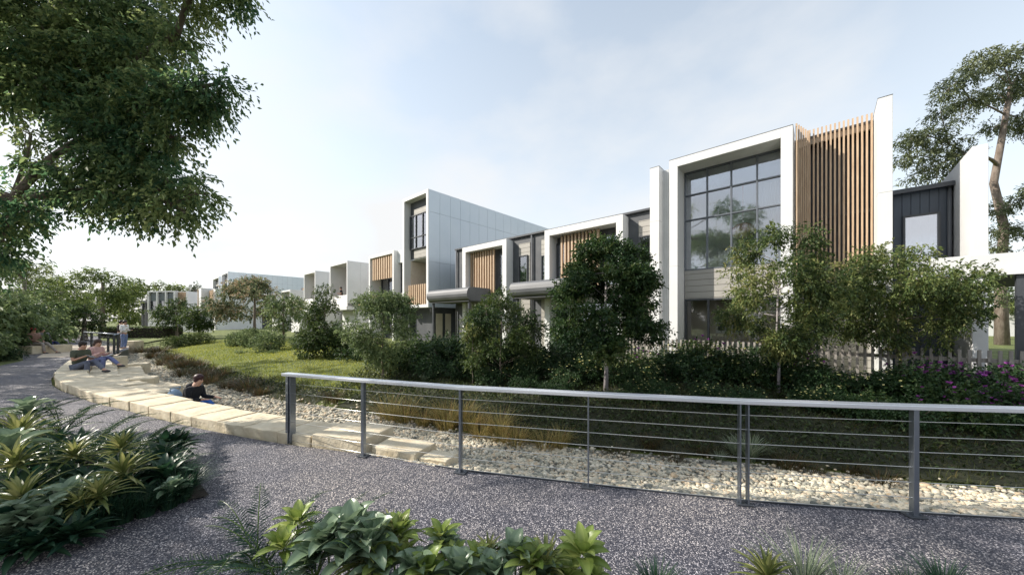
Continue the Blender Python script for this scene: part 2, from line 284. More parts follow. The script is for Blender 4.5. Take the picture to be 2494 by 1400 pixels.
# creek bed strip following the terrain, dark bank strips with shade put into their colour
def strip(name, lo, hi, m, xr, dz, n=7):
    P = []; A = EDGE if lo == 'E' else FOOT
    sel = [p for p in A if xr[0] < p[0] < xr[1]]; sel = resamp(sel, 3); tg = np.gradient(sel, axis=0); nrm = unit(np.c_[tg[:, 1], -tg[:, 0]])
    for s in np.linspace(hi[0], hi[1], n): P.append(sel+nrm*s)
    P = np.array(P); k = P.shape[1]; Q = P.reshape(-1, 2); z = np.where(sdist(Q, EDGE) < .03, -.3, height(Q)+dz); i, j = np.meshgrid(np.arange(k-1), np.arange(n-1)); a = (j*k+i).ravel()
    tag(link(name, raw_mesh(name, np.c_[Q, z], np.c_[a, a+1, a+k+1, a+k], m, smooth=True)), kind='structure')
strip('creek_bed', 'F', (-2.6, .1), M['creek'], (-40, 30), .02, 60)
strip('shaded_bank', 'F', (.15, 3.6), M['bank'], (-5.2, 30), .03, 14)
strip('shaded_lower_bank', 'F', (.1, .9), M['bank'], (-30, -4.6), .012, 7)
mb = MB(); ep = [p for p in EDGE if -1.2 < p[0] < 30]
for p, q in zip(ep[:-1], ep[1:]):
    d = (Vector((q[0], q[1]))-Vector((p[0], p[1]))).normalized(); nn = Vector((-d.y, d.x))*-.008
    mb.prism([(p[0]-nn.x, p[1]-nn.y), (q[0]-nn.x, q[1]-nn.y), (q[0]+nn.x, q[1]+nn.y), (p[0]+nn.x, p[1]+nn.y)], -.3, .02)
tag(mb.build('path_edging', M['dark']), kind='structure')

# ------------------------------------------------------------ pebbles (stuff)
def ico():
    t = (1+5**.5)/2; v = unit(np.array([(-1,t,0),(1,t,0),(-1,-t,0),(1,-t,0),(0,-1,t),(0,1,t),(0,-1,-t),(0,1,-t),(t,0,-1),(t,0,1),(-t,0,-1),(-t,0,1)], float))
    f = [(0,11,5),(0,5,1),(0,1,7),(0,7,10),(0,10,11),(1,5,9),(5,11,4),(11,10,2),(10,7,6),(7,1,8),(3,9,4),(3,4,2),(3,2,6),(3,6,8),(3,8,9),(4,9,5),(2,4,11),(6,2,10),(8,6,7),(9,8,1)]
    v = list(map(tuple, v)); mid = {}; out = []
    def m(a, b):
        k = (min(a, b), max(a, b))
        if k not in mid: p = np.array(v[a])+np.array(v[b]); v.append(tuple(p/np.linalg.norm(p))); mid[k] = len(v)-1
        return mid[k]
    for a, b, c in f: x, y, z = m(a, b), m(b, c), m(c, a); out += [(a, x, z), (b, y, x), (c, z, y), (x, y, z)]
    return np.array(v), np.array(out)
IV, IF = ico()
def pebbles(P, r, name):
    n = len(P); sc = r[:, None]*RNG.uniform(.65, 1.25, (n, 3)); sc[:, 2] *= .7; ang = RNG.uniform(0, 2*PI, n); c, s = np.cos(ang), np.sin(ang)
    L = IV[None]*sc[:, None]*(1+RNG.normal(0, .07, (n, len(IV), 1))); x = L[..., 0]*c[:, None]-L[..., 1]*s[:, None]; y = L[..., 0]*s[:, None]+L[..., 1]*c[:, None]
    V = np.stack([x, y, L[..., 2]], -1)+P[:, None]; F = (IF[None]+(np.arange(n)*len(IV))[:, None, None]).reshape(-1, 3)
    return link(name, raw_mesh(name, V.reshape(-1, 3), F, M['pebble'], np.repeat(RNG.random(n), len(IF)), smooth=True))
Q = np.c_[RNG.uniform(-3, 9, 170000), RNG.uniform(2.4, 9, 170000)]; e = sdist(Q, EDGE); f = sdist(Q, FOOT)
k = (e > .03) & (f < -.05+RNG.normal(0, .1, len(f))) & (RNG.random(len(Q)) < .6); Q1 = Q[k]
Q = np.c_[RNG.uniform(-27, -3, 150000), RNG.uniform(4.5, 26, 150000)]; e = sdist(Q, EDGE); f = sdist(Q, FOOT)
k = (e > .3) & (f < .05+RNG.normal(0, .12, len(f))) & (RNG.random(len(Q)) < .85); Q2 = Q[k]
Q = np.r_[Q1, Q2]; r = np.r_[RNG.gamma(5, .0031, len(Q1))+.009, RNG.gamma(6, .003, len(Q2))+.012]
print('pebbles', len(Q))
tag(pebbles(np.c_[Q, height(Q)+.02+RNG.uniform(0, .03, len(Q))], r, 'creek_pebbles'), 'pale rounded river pebbles filling the dry creek bed', 'pebbles', kind='stuff')

# ------------------------------------------------------------ lawn and ground cover (stuff)
def blades(P, L, W, rnd, lean=.35):
    n = len(P); D = unit(np.c_[RNG.normal(0, lean, n), RNG.normal(0, lean, n), np.ones(n)]); S = unit(np.c_[RNG.normal(size=(n, 2)), np.zeros(n)]); L = L*RNG.uniform(.6, 1.3, n)[:, None]
    b = D*[1, 1, 0]; V = np.stack([P-S*W, P+S*W, P+D*L*.6+S*W*.6, P+D*L*.6-S*W*.6, P+D*L+b*L*.5-np.array([0, 0, 1])*L*.12], 1)
    i = np.arange(n)[:, None]*5; F = np.concatenate([i+[0, 1, 2], i+[0, 2, 3], i+[3, 2, 4]], 1).reshape(-1, 3); return V.reshape(-1, 3), F, np.repeat(rnd, 3)
Q = np.c_[RNG.uniform(-24, 0, 130000), RNG.uniform(8, 27, 130000)]; f = sdist(Q, FOOT); k = (f > .7) & (f < 9) & (RNG.random(len(Q)) < np.clip(18/Q[:, 1], 0, 1)**1.5); Q = Q[k]
pt = .45+.25*np.sin(Q[:, 0]*1.1)*np.sin(Q[:, 1]*.9)+RNG.normal(0, .2, len(Q)); z = height(Q)
tag(link('lawn_grass', raw_mesh('lawn_grass', *(lambda t: (t[0], t[1]))(B := blades(np.c_[Q, z-.01], .075, .011, pt)), M['b_grass'], B[2])), 'short green lawn grass on the rising bank', 'grass', kind='stuff')
Q = np.c_[RNG.uniform(-24, 14, 420000), RNG.uniform(3.6, 24, 420000)]; f = sdist(Q, FOOT); k = (f > .3) & (f < np.where(Q[:, 0] > -5, 3.4, .9)) & (RNG.random(len(Q)) < np.clip(9/Q[:, 1], 0, 1)+.2*(Q[:, 1] > 9)) & (RNG.random(len(Q)) < .75*(.5+.5*np.sin(Q[:, 0]*1.7+Q[:, 1])**2)); Q = Q[k]
D = np.c_[RNG.normal(size=(len(Q), 2)), RNG.uniform(.1, 1, len(Q))]
B = leaves(np.c_[Q, height(Q)+RNG.uniform(.01, .12, len(Q))], D, .07, .55, RNG.random(len(Q)))
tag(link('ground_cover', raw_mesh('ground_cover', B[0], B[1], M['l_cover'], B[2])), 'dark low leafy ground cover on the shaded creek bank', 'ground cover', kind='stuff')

Q = np.c_[RNG.uniform(-22, 14, 260000), RNG.uniform(3.6, 23, 260000)]; f = sdist(Q, FOOT); k = (f > .02) & (f < np.where(Q[:, 0] > -5, 3.2, 1.2)) & (RNG.random(len(Q)) < np.clip(8/Q[:, 1], 0, 1)*(.35+.65*np.sin(Q[:, 0]*1.3+.7*np.sin(Q[:, 1]*2))**2)); Q = Q[k]
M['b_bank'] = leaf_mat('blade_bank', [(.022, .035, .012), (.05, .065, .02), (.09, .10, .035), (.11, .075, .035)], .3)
B = blades(np.c_[Q, height(Q)], .14, .008, RNG.normal(.42, .25, len(Q)), .5)
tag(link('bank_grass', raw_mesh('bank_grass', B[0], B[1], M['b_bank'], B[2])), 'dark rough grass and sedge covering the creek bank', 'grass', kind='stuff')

# ------------------------------------------------------------ buildings
A0 = Vector((5.42, 12, 0)); UU = Vector((.7460, -.6659, 0)); NN = Vector((-.6659, -.7460, 0)); ROT = math.atan2(-.6659, .7460)
def row_pt(t, e=0, z=0): return A0+UU*t+NN*e+Vector((0, 0, z))
def house(name, t0, label, cat='townhouse', group='white framed townhouses in a row'):
    o = empty(name, row_pt(t0), ROT); tag(o, label, cat, group); return o
def bx(name, m, par, *boxes, bevel=0):
    mb = MB()
    for b in boxes: mb.box(*b)
    return mb.build(name, m, par, bevel=bevel)
def portal(par, x0, x1, zt, w=.27, d0=0, d1=.8, zb=.1, beam=.27, floor=None):
    bs = [(x0, x0+w, d0, d1, zb, zt), (x1-w, x1, d0, d1, zb, zt), (x0+w, x1-w, d0, d1, zt-beam, zt)]
    if floor: bs.append((x0+w, x1-w, d0, d1, floor[0], floor[1]))
    return bx('portal_frame', M['white'], par, *bs, bevel=.006)
def battens(par, x0, x1, d, z0, z1, pitch=.115, w=.045, dp=.07, name='batten_screen'):
    n = int((x1-x0)/pitch); mb = MB()
    for i in range(n+1):
        x = x0+i*(x1-x0)/n; mb.box(x-w/2, x+w/2, d, d+dp, z0, z1)
    return mb.build(name, M['timber'], par)
def window(par, x0, x1, z0, z1, d, vs=(), hs_=(), fr=.05, back=None, glass='glass', fm='dark', name='window'):
    w = empty(name, (0, 0, 0)); w.parent = par; mb = MB()
    for a in (x0, *vs, x1-fr): mb.box(a, a+fr, d-.05, d+.05, z0, z1)
    xs = sorted([x0, *vs, x1-fr])
    for zz in (z0, *hs_, z1-fr):
        for a, b in zip(xs[:-1], xs[1:]): mb.box(a+fr, b, d-.046, d+.046, zz, zz+fr)
    mb.build('window_frame', M[fm], w); bx('pane', M[glass], w, (x0+.01, x1-.01, d+.012, d+.02, z0+.01, z1-.01))
    if back: bx('blind', M[back], w, (x0+.03, x1-.03, d+.1, d+.115, z0+.03, z1-.03))
    return w
# --- corner unit with the two-storey glazed portal
c = house('corner_townhouse', 0, 'tall corner townhouse with full height glazed white portal and timber batten screen')
portal(c, 0, 3.32, 7.24, d1=.86)
bx('side_fin', M['white'], c, (-.66, -.34, 0, .9, .1, 7.16), bevel=.006)
bx('ribbed_strip', M['rib'], c, (-.34, 0, .35, .9, .1, 7.1))
bx('soffit_lining', M['paleb'], c, (.27, 3.05, .02, .72, 6.965, 6.978))
bx('end_fin', M['white'], c, (4.97, 5.22, -.05, 4, .1, 7.25), bevel=.006)
bx('wall', M['char'], c, (-.66, .27, .9, 10, .1, 7.0), (-.66, 4.96, 6.0, 10, .1, 7.0), (3.1, 3.38, 1.0, 6.0, .1, 7.0), (3.38, 4.96, 1.35, 1.6, .1, 7.0), (.27, 3.1, .86, 6.0, 6.98, 7.08))
bx('roof', M['grey'], c, (-.66, 4.96, .9, 10, 7.08, 7.14))
bx('floor_slab', M['beige'], c, (.27, 3.1, .9, 6, 2.6, 2.9)); bx('ground_floor', M['warm'], c, (.27, 3.1, .84, 6, .1, .3))
bx('room_wall', M['beige'], c, (.27, 3.1, 1.5, 1.6, .3, 2.6), (.275, .3, .9, 1.5, .3, 2.6), (3.07, 3.095, .9, 1.5, .3, 2.6))
bx('upper_room_wall', M['curtain'], c, (.27, 3.1, 1.7, 1.8, 2.9, 6.98), (.275, .3, .9, 1.7, 2.9, 6.98), (3.07, 3.095, .9, 1.7, 2.9, 6.98))
bx('spandrel', M['clad'], c, (.29, 3.03, .76, .84, 2.50, 3.5))
w = window(c, .27, 3.05, 3.5, 6.97, .8, (.97, 1.68, 2.38), (5.25, 6.13), .04, name='glazed_wall', fm='mull')
bx('roller_blind', M['blind'], w, (.33, 3.0, .86, .875, 6.16, 6.93)); bx('blind_rail', M['white'], w, (1.03, 3.0, .853, .885, 6.125, 6.16))
mb = MB()
for i in range(9): mb.tube([(2.45+i*.065, 1.02+.03*(i % 2), 2.95), (2.45+i*.065, 1.02+.03*(i % 2), 6.1)], .04, 8)
mb.build('curtain', M['curtain'], w, True)
mb = MB(); mb.ball((1.95, 1.3, 4.75), (.36, .33, .26), 20, 12); mb.tube([(1.95, 1.3, 5), (1.95, 1.3, 6.9)], .008); mb.build('red_pendant_lamp', M['red'], w, True)
mb = MB(); mb.tube([(1.35, 1.3, 5.75), (1.35, 1.3, 6.9)], .006)
for i in range(10): mb.ball((1.35+.22*math.cos(i*.63), 1.3+.22*math.sin(i*.63), 5.72+.05*(i % 2)), .05, 8, 6)
mb.build('chandelier', M['curtain'], w, True)
w = window(c, .29, 3.03, .3, 2.5, .8, (1.0, 2.35), (), .06, name='ground_window', glass='gclear')
for i in range(3): bx('picture', M['curtain'], w, (1.12+i*.46, 1.46+i*.46, 1.46, 1.495, 1.3, 1.75)); bx('picture', M['char'], w, (1.19+i*.46, 1.39+i*.46, 1.445, 1.457, 1.4, 1.65))
bx('kitchen_bench', M['curtain'], w, (1.05, 2.9, 1.1, 1.44, .3, 1.0), bevel=.01); bx('sofa', M['paleb'], w, (.36, .95, .95, 1.44, .3, .75), (.36, .5, .95, 1.44, .75, 1.05), bevel=.03)
bx('wall_panel', M['clad'], c, (3.36, 4.96, 1.26, 1.34, .1, 2.85)); bx('door', M['navy'], c, (3.5, 3.85, 1.2, 1.255, .2, 2.4))
battens(c, 3.66, 4.93, .86, 2.85, 7.32, .088, .04, .06)
mb = MB()
for i in range(6): mb.box(3.375+i*.045, 3.415+i*.045, .06+i*.14, .11+i*.14, 2.85, 7.28)
mb.build('batten_return', M['timber'], c)
bx('batten_rail', M['beige'], c, (3.4, 4.95, .93, 1.02, 6.92, 7.16)); bx('screen_floor', M['char'], c, (3.42, 4.96, .93, 1.34, 2.7, 2.88)); bx('mid_rail', M['char'], c, (3.62, 4.95, .94, 1.0, 4.7, 4.78))
bx('panel_joints', M['grey'], c, (-.661, -.339, -.001, .3, 5.25, 5.256), (-.661, -.339, -.001, .3, 2.62, 2.626), (4.969, 5.221, -.051, .3, 4.9, 4.906), (-.0005, .271, -.001, .3, 3.6, 3.605))
bx('cap_flashing', M['grey'], c, (-.005, 3.325, -.006, .87, 7.242, 7.256), (-.665, -.335, -.006, .9, 7.162, 7.174), (4.965, 5.225, -.056, 4, 7.252, 7.264))
# --- navy unit on the right
n_ = house('navy_townhouse', 5.22, 'navy clad townhouse with a white fin wall and carport beam on the right')
bx('wall', M['navy'], n_, (.005, 1.18, 1.5, 8, .1, 5.18), (1.185, 1.2, 2.2, 8, .1, 5.1))
bx('roof', M['dark'], n_, (.0, 1.2, 1.38, 8.1, 5.18, 5.27)); bx('gutter', M['dark'], n_, (.0, 1.2, 1.3, 1.375, 5.14, 5.24))
window(n_, .34, .98, 3.0, 4.55, 1.46, (), (), .04, 'curtain', 'gpale')
mb = MB().tube([(1.13, 1.43, 5.14), (1.13, 1.43, .1)], .04); mb.build('downpipe', M['grey'], n_, True)
bx('fin_wall', M['white'], n_, (1.2, 1.42, 0, 7, .1, 5.6), bevel=.006)
bx('carport_beam', M['white'], n_, (.35, 1.19, -.06, .2, 2.72, 3.18), (1.19, 5.5, -.06, -.005, 2.72, 3.18), (1.425, 5.5, 0.0, .2, 2.72, 3.18), bevel=.004)
bx('carport_roof', M['char'], n_, (1.425, 5.5, .205, 6, 2.8, 2.95)); bx('carport_post', M['dark'], n_, (1.78, 1.88, .02, .12, .1, 2.72)); bx('carport_post', M['dark'], n_, (5.2, 5.3, .02, .12, .1, 2.72))
bx('carport_post', M['dark'], n_, (1.98, 2.04, 3.0, 3.1, .1, 2.8))
# --- two storey row units
def row_unit(name, t0, x0, x1, px0, px1, label, canopy=None, bat=(.7, 2.4)):
    """x0..x1 unit width, px0..px1 portal, all relative to t0"""
    h = house(name, t0, label)
    bx('wall', M['char'], h, (x0, px0, .5, 9, .1, 5.82), (px1, x1, .5, 9, .1, 5.82), (px0, px1, .62, 9, .1, 5.82))
    bx('parapet', M['dark'], h, (x0-.0, x1, .38, 9, 5.823, 5.9))
    portal(h, px0, px1, 5.75, d1=.62)
    bx('spandrel', M['clad'], h, (px0+.27, px1-.27, .5, .6, 2.5, 3.15)); 
    window(h, px0+.3, px0+.85, 3.17, 5.2, .55, (), (), .045, 'beige'); window(h, px1-1.0, px1-.3, 3.17, 5.2, .55, (px1-.66,), (4.0,), .045, 'warm')
    window(h, px0+.35, px1-.35, .3, 2.48, .55, (px0+1.2, px0+2.1), (), .05, 'beige', name='ground_window')
    battens(h, px0+bat[0], px0+bat[1], .3, 3.18, 5.46, .175, .08, .09)
    if x1-px1 > .5: 
        bx('cladding_panel', M['clad'], h, (px1+.42, x1-.02, .46, .495, .1, 5.5))
        window(h, px1+.44, min(px1+1.0, x1-.05), 3.1, 4.9, .44, (), (), .04, 'paleb', name='side_window')
    if px0-x0 > .5:
        bx('cladding_panel', M['clad'], h, (px0-.52, px0-.06, .46, .495, .1, 5.5)); window(h, px0-.5, px0-.08, 3.1, 4.75, .44, (), (), .04, 'paleb', name='side_window')
    mb = MB().tube([(x0+.12, .42, 5.8), (x0+.12, .42, .1)], .045); mb.build('downpipe', M['grey'], h, True)
    if canopy:
        ca, cb, e = canopy; r = .34; zc = 3.08; prof = [(ca, -e), (cb, -e), (cb, .45), (ca, .45)]
        mb = MB(); K = 8; n = 0                     # rounded bullnose box: profile in (depth,z) swept along x
        pr = [(-e+.22+.3*math.cos(PI/2+PI*i/K)*1.0, zc+.34*math.sin(PI/2+PI*i/K)) for i in range(K+1)]+[(.45, zc-.34), (.45, zc+.34)]
        mb.v = [(ca, p[0], p[1]) for p in pr]+[(cb, p[0], p[1]) for p in pr]; k = len(pr)
        mb.f = [tuple(reversed(range(k))), tuple(range(k, 2*k))]+[(i, (i+1) % k, k+(i+1) % k, k+i) for i in range(k)]
        cn = mb.build('canopy', M['grey'], h, False); bx('canopy_soffit', M['char'], h, (ca+.05, cb-.05, -e+.1, .44, zc-.37, zc-.345))
        bx('canopy_post', M['dark'], h, (ca+.15, ca+.25, -e+.2, -e+.3, .1, zc-.37)); bx('canopy_post', M['dark'], h, (cb-.25, cb-.15, -e+.2, -e+.3, .1, zc-.37))
    return h
row_unit('townhouse', -6.5, 0, 5.84, 1.18, 4.83, 'two storey townhouse with white portal directly left of the tall glazed portal', (.2, 3.1, 1.2), (.7, 2.45))
row_unit('townhouse', -12.1, 0, 5.6, 1.14, 4.46, 'two storey townhouse with white portal directly right of the nearest tower', (-.4, 3.0, 1.2), (.38, 2.12))
# --- towers
def tower(t0, W, zt, depth, label, dark_ground=True):
    h = house('tower_townhouse', t0, label, group='three storey tower townhouses')
    portal(h, 0, W, zt, .22, 0, .5, 2.56, .2, floor=(2.56, 2.75))
    bx('wall', M['char'], h, (.1, W-.6, .9, depth-.1, .1, 2.55), (.22, W-.22, .505, depth-.1, 5.85, zt-.25), (.22, W-.22, 2.4, depth-.1, 2.75, 5.85))
    bx('core', M['white'], h, (.005, W-.035, 1.26, depth, 2.56, zt-.02))if False else None
    bx('side_wall', M['white'], h, (0, .2, .505, depth, 2.56, zt-.02)); bx('backing', M['char'], h, (W-.2, W-.03, .505, depth, 2.56, zt-.03))
    mb = MB(); d = .02
    zs = [2.56, 5.38, 8.48 if zt < 10.2 else 8.8, zt-.005]; g = .012
    k = 0
    while d < depth-.3:
        for za, zb in zip(zs[:-1], zs[1:]): mb.box(W+.001, W+.022, d+g/2, min(d+.84, depth)-g/2, za+g/2, zb-g/2)
        d += .84
    mb.build('side_panels', M['panel'], h)
    bx('roof', M['grey'], h, (.2, W-.2, .52, depth, zt-.245, zt-.15))
    bx('lower_cladding', M['clad'], h, (.75, W-.23, .42, .5, 5.85, 6.42)); bx('upper_cladding', M['clad'], h, (.75, W-.23, .42, .5, 8.73, 9.1))
    window(h, .4, W-.3, 6.45, 8.7, .36, (W*.36, W*.62), (7.2,), .05, 'paleb')
    bx('balcony_ceiling', M['white'], h, (.23, W-.23, .5, 2.4, 5.78, 5.848)); bx('balcony_side', M['beige'], h, (.23, .28, .5, 2.4, 2.76, 5.75))
    battens(h, .75, W-.24, .04, 2.6, 4.05, .2, .1, .06, 'balustrade_battens'); bx('balustrade_return', M['timber'], h, (.7, .74, .1, .9, 2.76, 4.0))
    bx('door_panel', M['beige'], h, (W-.595, W-.56, 1.0, 1.5, .2, 2.2), (W-.595, W-.56, 1.75, 2.2, .2, 2.2)); 
    return h
tower(-17.15, 2.97, 9.85, 13, 'nearest three storey tower with a long pale panelled side wall')
tower(-81, 5.9, 10.45, 15, 'farther three storey tower whose pale side wall shows behind the russet tree')
tower(-90.5, 6.5, 10.3, 12, 'farthest tower, just showing left of the farther pale panelled tower')
# --- unit D with batten screen
d_ = house('townhouse', -21.95, 'two storey townhouse with hanging timber battens directly left of the nearest tower')
portal(d_, 0, 3.68, 6.62, .2, 0, 1.0, .1, .2); bx('wall', M['char'], d_, (.2, 3.48, 1.0, 9, .1, 6.4), (3.68, 4.75, .6, 9, .1, 5.75))
bx('white_panel', M['white'], d_, (3.685, 4.76, .3, 9, 5.75, 6.6), (0, .2, 1.0, 9, .1, 6.6)); battens(d_, .5, 3.45, .1, 4.76, 6.42, .3, .16, .08); battens(d_, .5, 3.45, .1, 2.6, 3.6, .3, .16, .08, 'balustrade_battens')
window(d_, .5, 3.45, 3.0, 4.9, .8, (1.5, 2.5), (), .06, 'warm'); window(d_, 3.75, 4.6, 3.2, 5.7, .56, (), (), .05, None, 'gdark'); bx('side_fin', M['clad'], d_, (4.55, 4.75, .05, .6, 2.4, 3.6))
# --- open white boxes
def box_unit(t0, W, zt, label, balcony=True):
    h = house('townhouse', t0, label)
    bx('portal_frame', M['white'], h, (0, .15, 0, 4.5, 2.6, zt), (W-.15, W, 0, 4.5, 3.2, zt), (.15, W-.15, 0, 4.5, zt-.16, zt), (.15, W-.15, 0, 4.5, 2.65, 2.95))
    bx('back_wall', M['clad'], h, (.15, W-.15, 1.9, 2.0, 2.95, zt-.16)); bx('timber_wall', M['timber'], h, (W-.6, W-.16, 1.2, 1.88, 2.95, zt-.17))
    bx('balustrade', M['curtain'], h, (.16, W-.16, .06, .09, 2.95, 3.9)); bx('side_panels', M['white'], h, *[(W+.001, W+.02, .02+i*1.1, 1.1+i*1.1, a, b) for i in range(4) for a, b in ((3.22, 5.0), (5.02, zt-.01))])
    bx('lower_wall', M['white'], h, (.3, W-.2, 1.0, 9, .1, 2.58)); bx('upper_block', M['char'], h, (W+.03, W+3.2, 3.5, 9, .1, 6.1)); bx('timber_screen', M['timber'], h, *[(W+1.2+i*.12, W+1.26+i*.12, 3.38, 3.45, 2.8, 6.0) for i in range(14)])
    bx('garage_wall', M['clad'], h, (W+.1, W+3, 2.4, 3.45, .1, 2.6)); return h
box_unit(-29.45, 3.72, 6.75, 'open fronted white box townhouse with a person on its balcony')
box_unit(-36.2, 3.2, 6.6, 'open fronted white box townhouse left of the one with the balcony person')
for i, t in enumerate((-44, -52)):
    box_unit(t, 3.4, 5.2, ['low white townhouse mostly hidden behind the dark conical tree', 'low white townhouse mostly hidden behind the russet tree crown'][i])
# --- detached white houses far left
s_ = empty('white_house', (-49.5, 55, 0), ROT); tag(s_, 'small white box house with orange timber battens left of the farthest tower', 'house')
bx('wall', M['white'], s_, (0, 2.6, 0, 7, .2, 6.7), (2.6, 6, 1.2, 7, .2, 6.5)); battens(s_, 2.75, 5.9, .9, 2.5, 6.3, .35, .14, .1); battens(s_, -.25, -.02, -.1, 2.8, 6.6, .2, .12, .1, 'batten_fin')
bx('lower_wall', M['white'], s_, (-2.4, -.02, 2, 7, .2, 4.0)); window(s_, .5, 2.1, .5, 2.2, -.06, (1.3,), (), .06, 'warm')
h_ = empty('white_house', (-59.3, 56.6, 0), R(-9)); tag(h_, 'detached white house with three grey topped windows beyond the footbridge', 'house')
bx('wall', M['white'], h_, (0, 5.4, .12, 8, .2, 3.0), (0, 5.4, .5, 8, 3.0, 6.35)); bx('portal_frame', M['white'], h_, (0, .3, 0, .5, 3.0, 6.5), (1.75, 2.0, 0, .5, 3.0, 6.3), (3.45, 3.7, 0, .5, 3.0, 6.3), (5.1, 5.4, 0, .5, 3.0, 6.5), (.3, 5.1, 0, .5, 6.3, 6.5), (.3, 5.1, 0, .5, 3.0, 3.25))
for a, b in ((.3, 1.75), (2.0, 3.45), (3.7, 5.1)):
    w = window(h_, a, b, 3.25, 6.3, .3, (), (4.0,), .06, 'paleb'); bx('grey_blind', M['blind'], w, (a+.08, b-.08, .26, .29, 4.9, 6.2))
bx('garage_door', M['paleb'], h_, (1.6, 4.8, .05, .11, .25, 2.8)); battens(h_, 5.5, 7.2, .4, 3.2, 6.3, .22, .11, .1); bx('side_wall', M['white'], h_, (5.4, 7.3, .6, 7, .2, 6.4), (7.3, 9.4, 2, 7, .2, 4.2)); bx('side_post', M['white'], h_, (7.1, 7.4, .3, .6, .2, 6.45))
bx('carport_post', M['char'], h_, (-1.6, -1.35, .3, .6, .2, 4.6)); bx('carport_post', M['char'], h_, (-.9, -.65, .3, .6, .2, 4.6)); bx('carport_roof', M['grey'], h_, (-1.8, -.01, .2, 5, 4.6, 5.0)); bx('carport_wall', M['char'], h_, (-1.0, -.02, 1.5, 5, 3.0, 4.6))

# ------------------------------------------------------------ picket fence
def fence(t0, t1, e, zt, label, n_bay, pitch=.128):
    f = empty('picket_fence', row_pt(t0, e), ROT); tag(f, label, 'fence'); Wb = (t1-t0)/n_bay
    for b in range(n_bay):
        mb = MB(); k = int(Wb/pitch)
        for i in range(k):
            x = b*Wb+.09+i*(Wb-.12)/k; s = random.uniform(-.006, .006); mb.box(x-.025, x+.025, 0, .03, .12, zt+s)
        mb.build('picket_panel', M['picket'], f); bx('rail', M['picket'], f, (b*Wb, (b+1)*Wb-.08, .034, .075, .45, .53), (b*Wb, (b+1)*Wb-.08, .034, .075, zt-.25, zt-.17))
        bx('post', M['picket'], f, (b*Wb-.075, b*Wb+.005, .03, .11, .1, zt-.05))
fence(-2.2, 11, 1.0, 1.15, 'weathered timber picket fence behind the flowering shrubs at right', 7)
ff = empty('picket_fence', (-46, 44, .2), R(-12)); tag(ff, 'distant white picket fence between the dark bushes and the russet tree', 'fence'); mb = MB()
for i in range(46): mb.box(i*.22, i*.22+.1, 0, .05, .1, 1.5)
mb.build('picket_panel', M['white'], ff); bx('rail', M['white'], ff, (0, 10, .055, .12, .4, .5), (0, 10, .055, .12, 1.1, 1.2))

# ------------------------------------------------------------ steel handrail
PX = [(-3.23, 4.98), (-1.907, 4.47), (-.588, 3.99), (.798, 3.64), (2.2, 3.31), (3.58, 3.1), (4.98, 2.93), (6.4, 2.8)]
hr = empty('cable_handrail', (PX[0][0], PX[0][1], 0)); tag(hr, 'brushed steel balustrade with flat top rail and tensioned wires along the path edge', 'railing'); o0 = Vector((PX[0][0], PX[0][1], 0))
def flat_post(p, d, w, t, z1, m=M['steel']):
    mb = MB(); n = Vector((-d.y, d.x, 0)); c = p-o0; q = [c+d*w/2+n*t/2, c-d*w/2+n*t/2, c-d*w/2-n*t/2, c+d*w/2-n*t/2]
    mb.prism([(a.x, a.y) for a in q], .0, z1); return mb.build('post', m, hr, bevel=.003)
def base_plate(p, d):
    n = Vector((-d.y, d.x, 0)); c = p-o0; q = [c+d*.07+n*.05, c-d*.07+n*.05, c-d*.07-n*.05, c+d*.07-n*.05]; mb = MB(); mb.prism([(a.x, a.y) for a in q], .006, .022); bp_ = mb.build('base_plate', M['dark'], hr, bevel=.003)
    for su in (-1, 1):
        q0 = c+d*.05*su; MB().tube([(q0.x, q0.y, .022), (q0.x, q0.y, .034)], .008, 6).build('bolt', M['steel'], bp_)
VP = [Vector((x, y, 0)) for x, y in PX]
for i, p in enumerate(VP):
    d = (VP[min(i+1, 7)]-VP[max(i-1, 0)]).normalized(); n = Vector((-d.y, d.x, 0))
    if i == 0: flat_post(p+n*.03, d, .10, .012, .96); flat_post(p+d*.06+n*.02, n, .09, .012, .96); flat_post(p+d*.105+n*.02, n, .09, .012, .96)
    elif i in (3,): flat_post(p, d, .016, .06, .96); base_plate(p, d)
    elif i == 4: flat_post(p-d*.035, d, .014, .06, .96); flat_post(p+d*.035, d, .014, .06, .96); base_plate(p, d)
    elif i == 2: flat_post(p, d, .024, .06, .96); base_plate(p, d)
    else: flat_post(p, d, .042, .05, .96); base_plate(p, d)
mb = MB(); K = len(VP); tg = [(VP[min(i+1, K-1)]-VP[max(i-1, 0)]).normalized() for i in range(K)]
pp = [VP[0]-tg[0]*.03]+VP[1:]
for i, p in enumerate(pp):
    n = Vector((-tg[i].y, tg[i].x, 0)); c0 = p-o0
    for a, z in ((.055, 0.962), (.055, 1.0), (-.055, 1.0), (-.055, .962)): mb.v.append((c0.x+n.x*a, c0.y+n.y*a, z))
for i in range(K-1):
    for k in range(4): mb.f.append((4*i+k, 4*i+(k+1) % 4, 4*i+4+(k+1) % 4, 4*i+4+k))
mb.f.append((3, 2, 1, 0)); mb.f.append(tuple(4*(K-1)+k for k in range(4))); mb.build('top_rail', M['rail'], hr, bevel=.004)
for z in (.85, .715, .58, .445, .31, .175, .05):
    mb = MB(); mb.tube([(p-o0)+Vector((0, 0, z)) for p in VP], .0035, 6); mb.build('wire', M['wire'], hr, True)

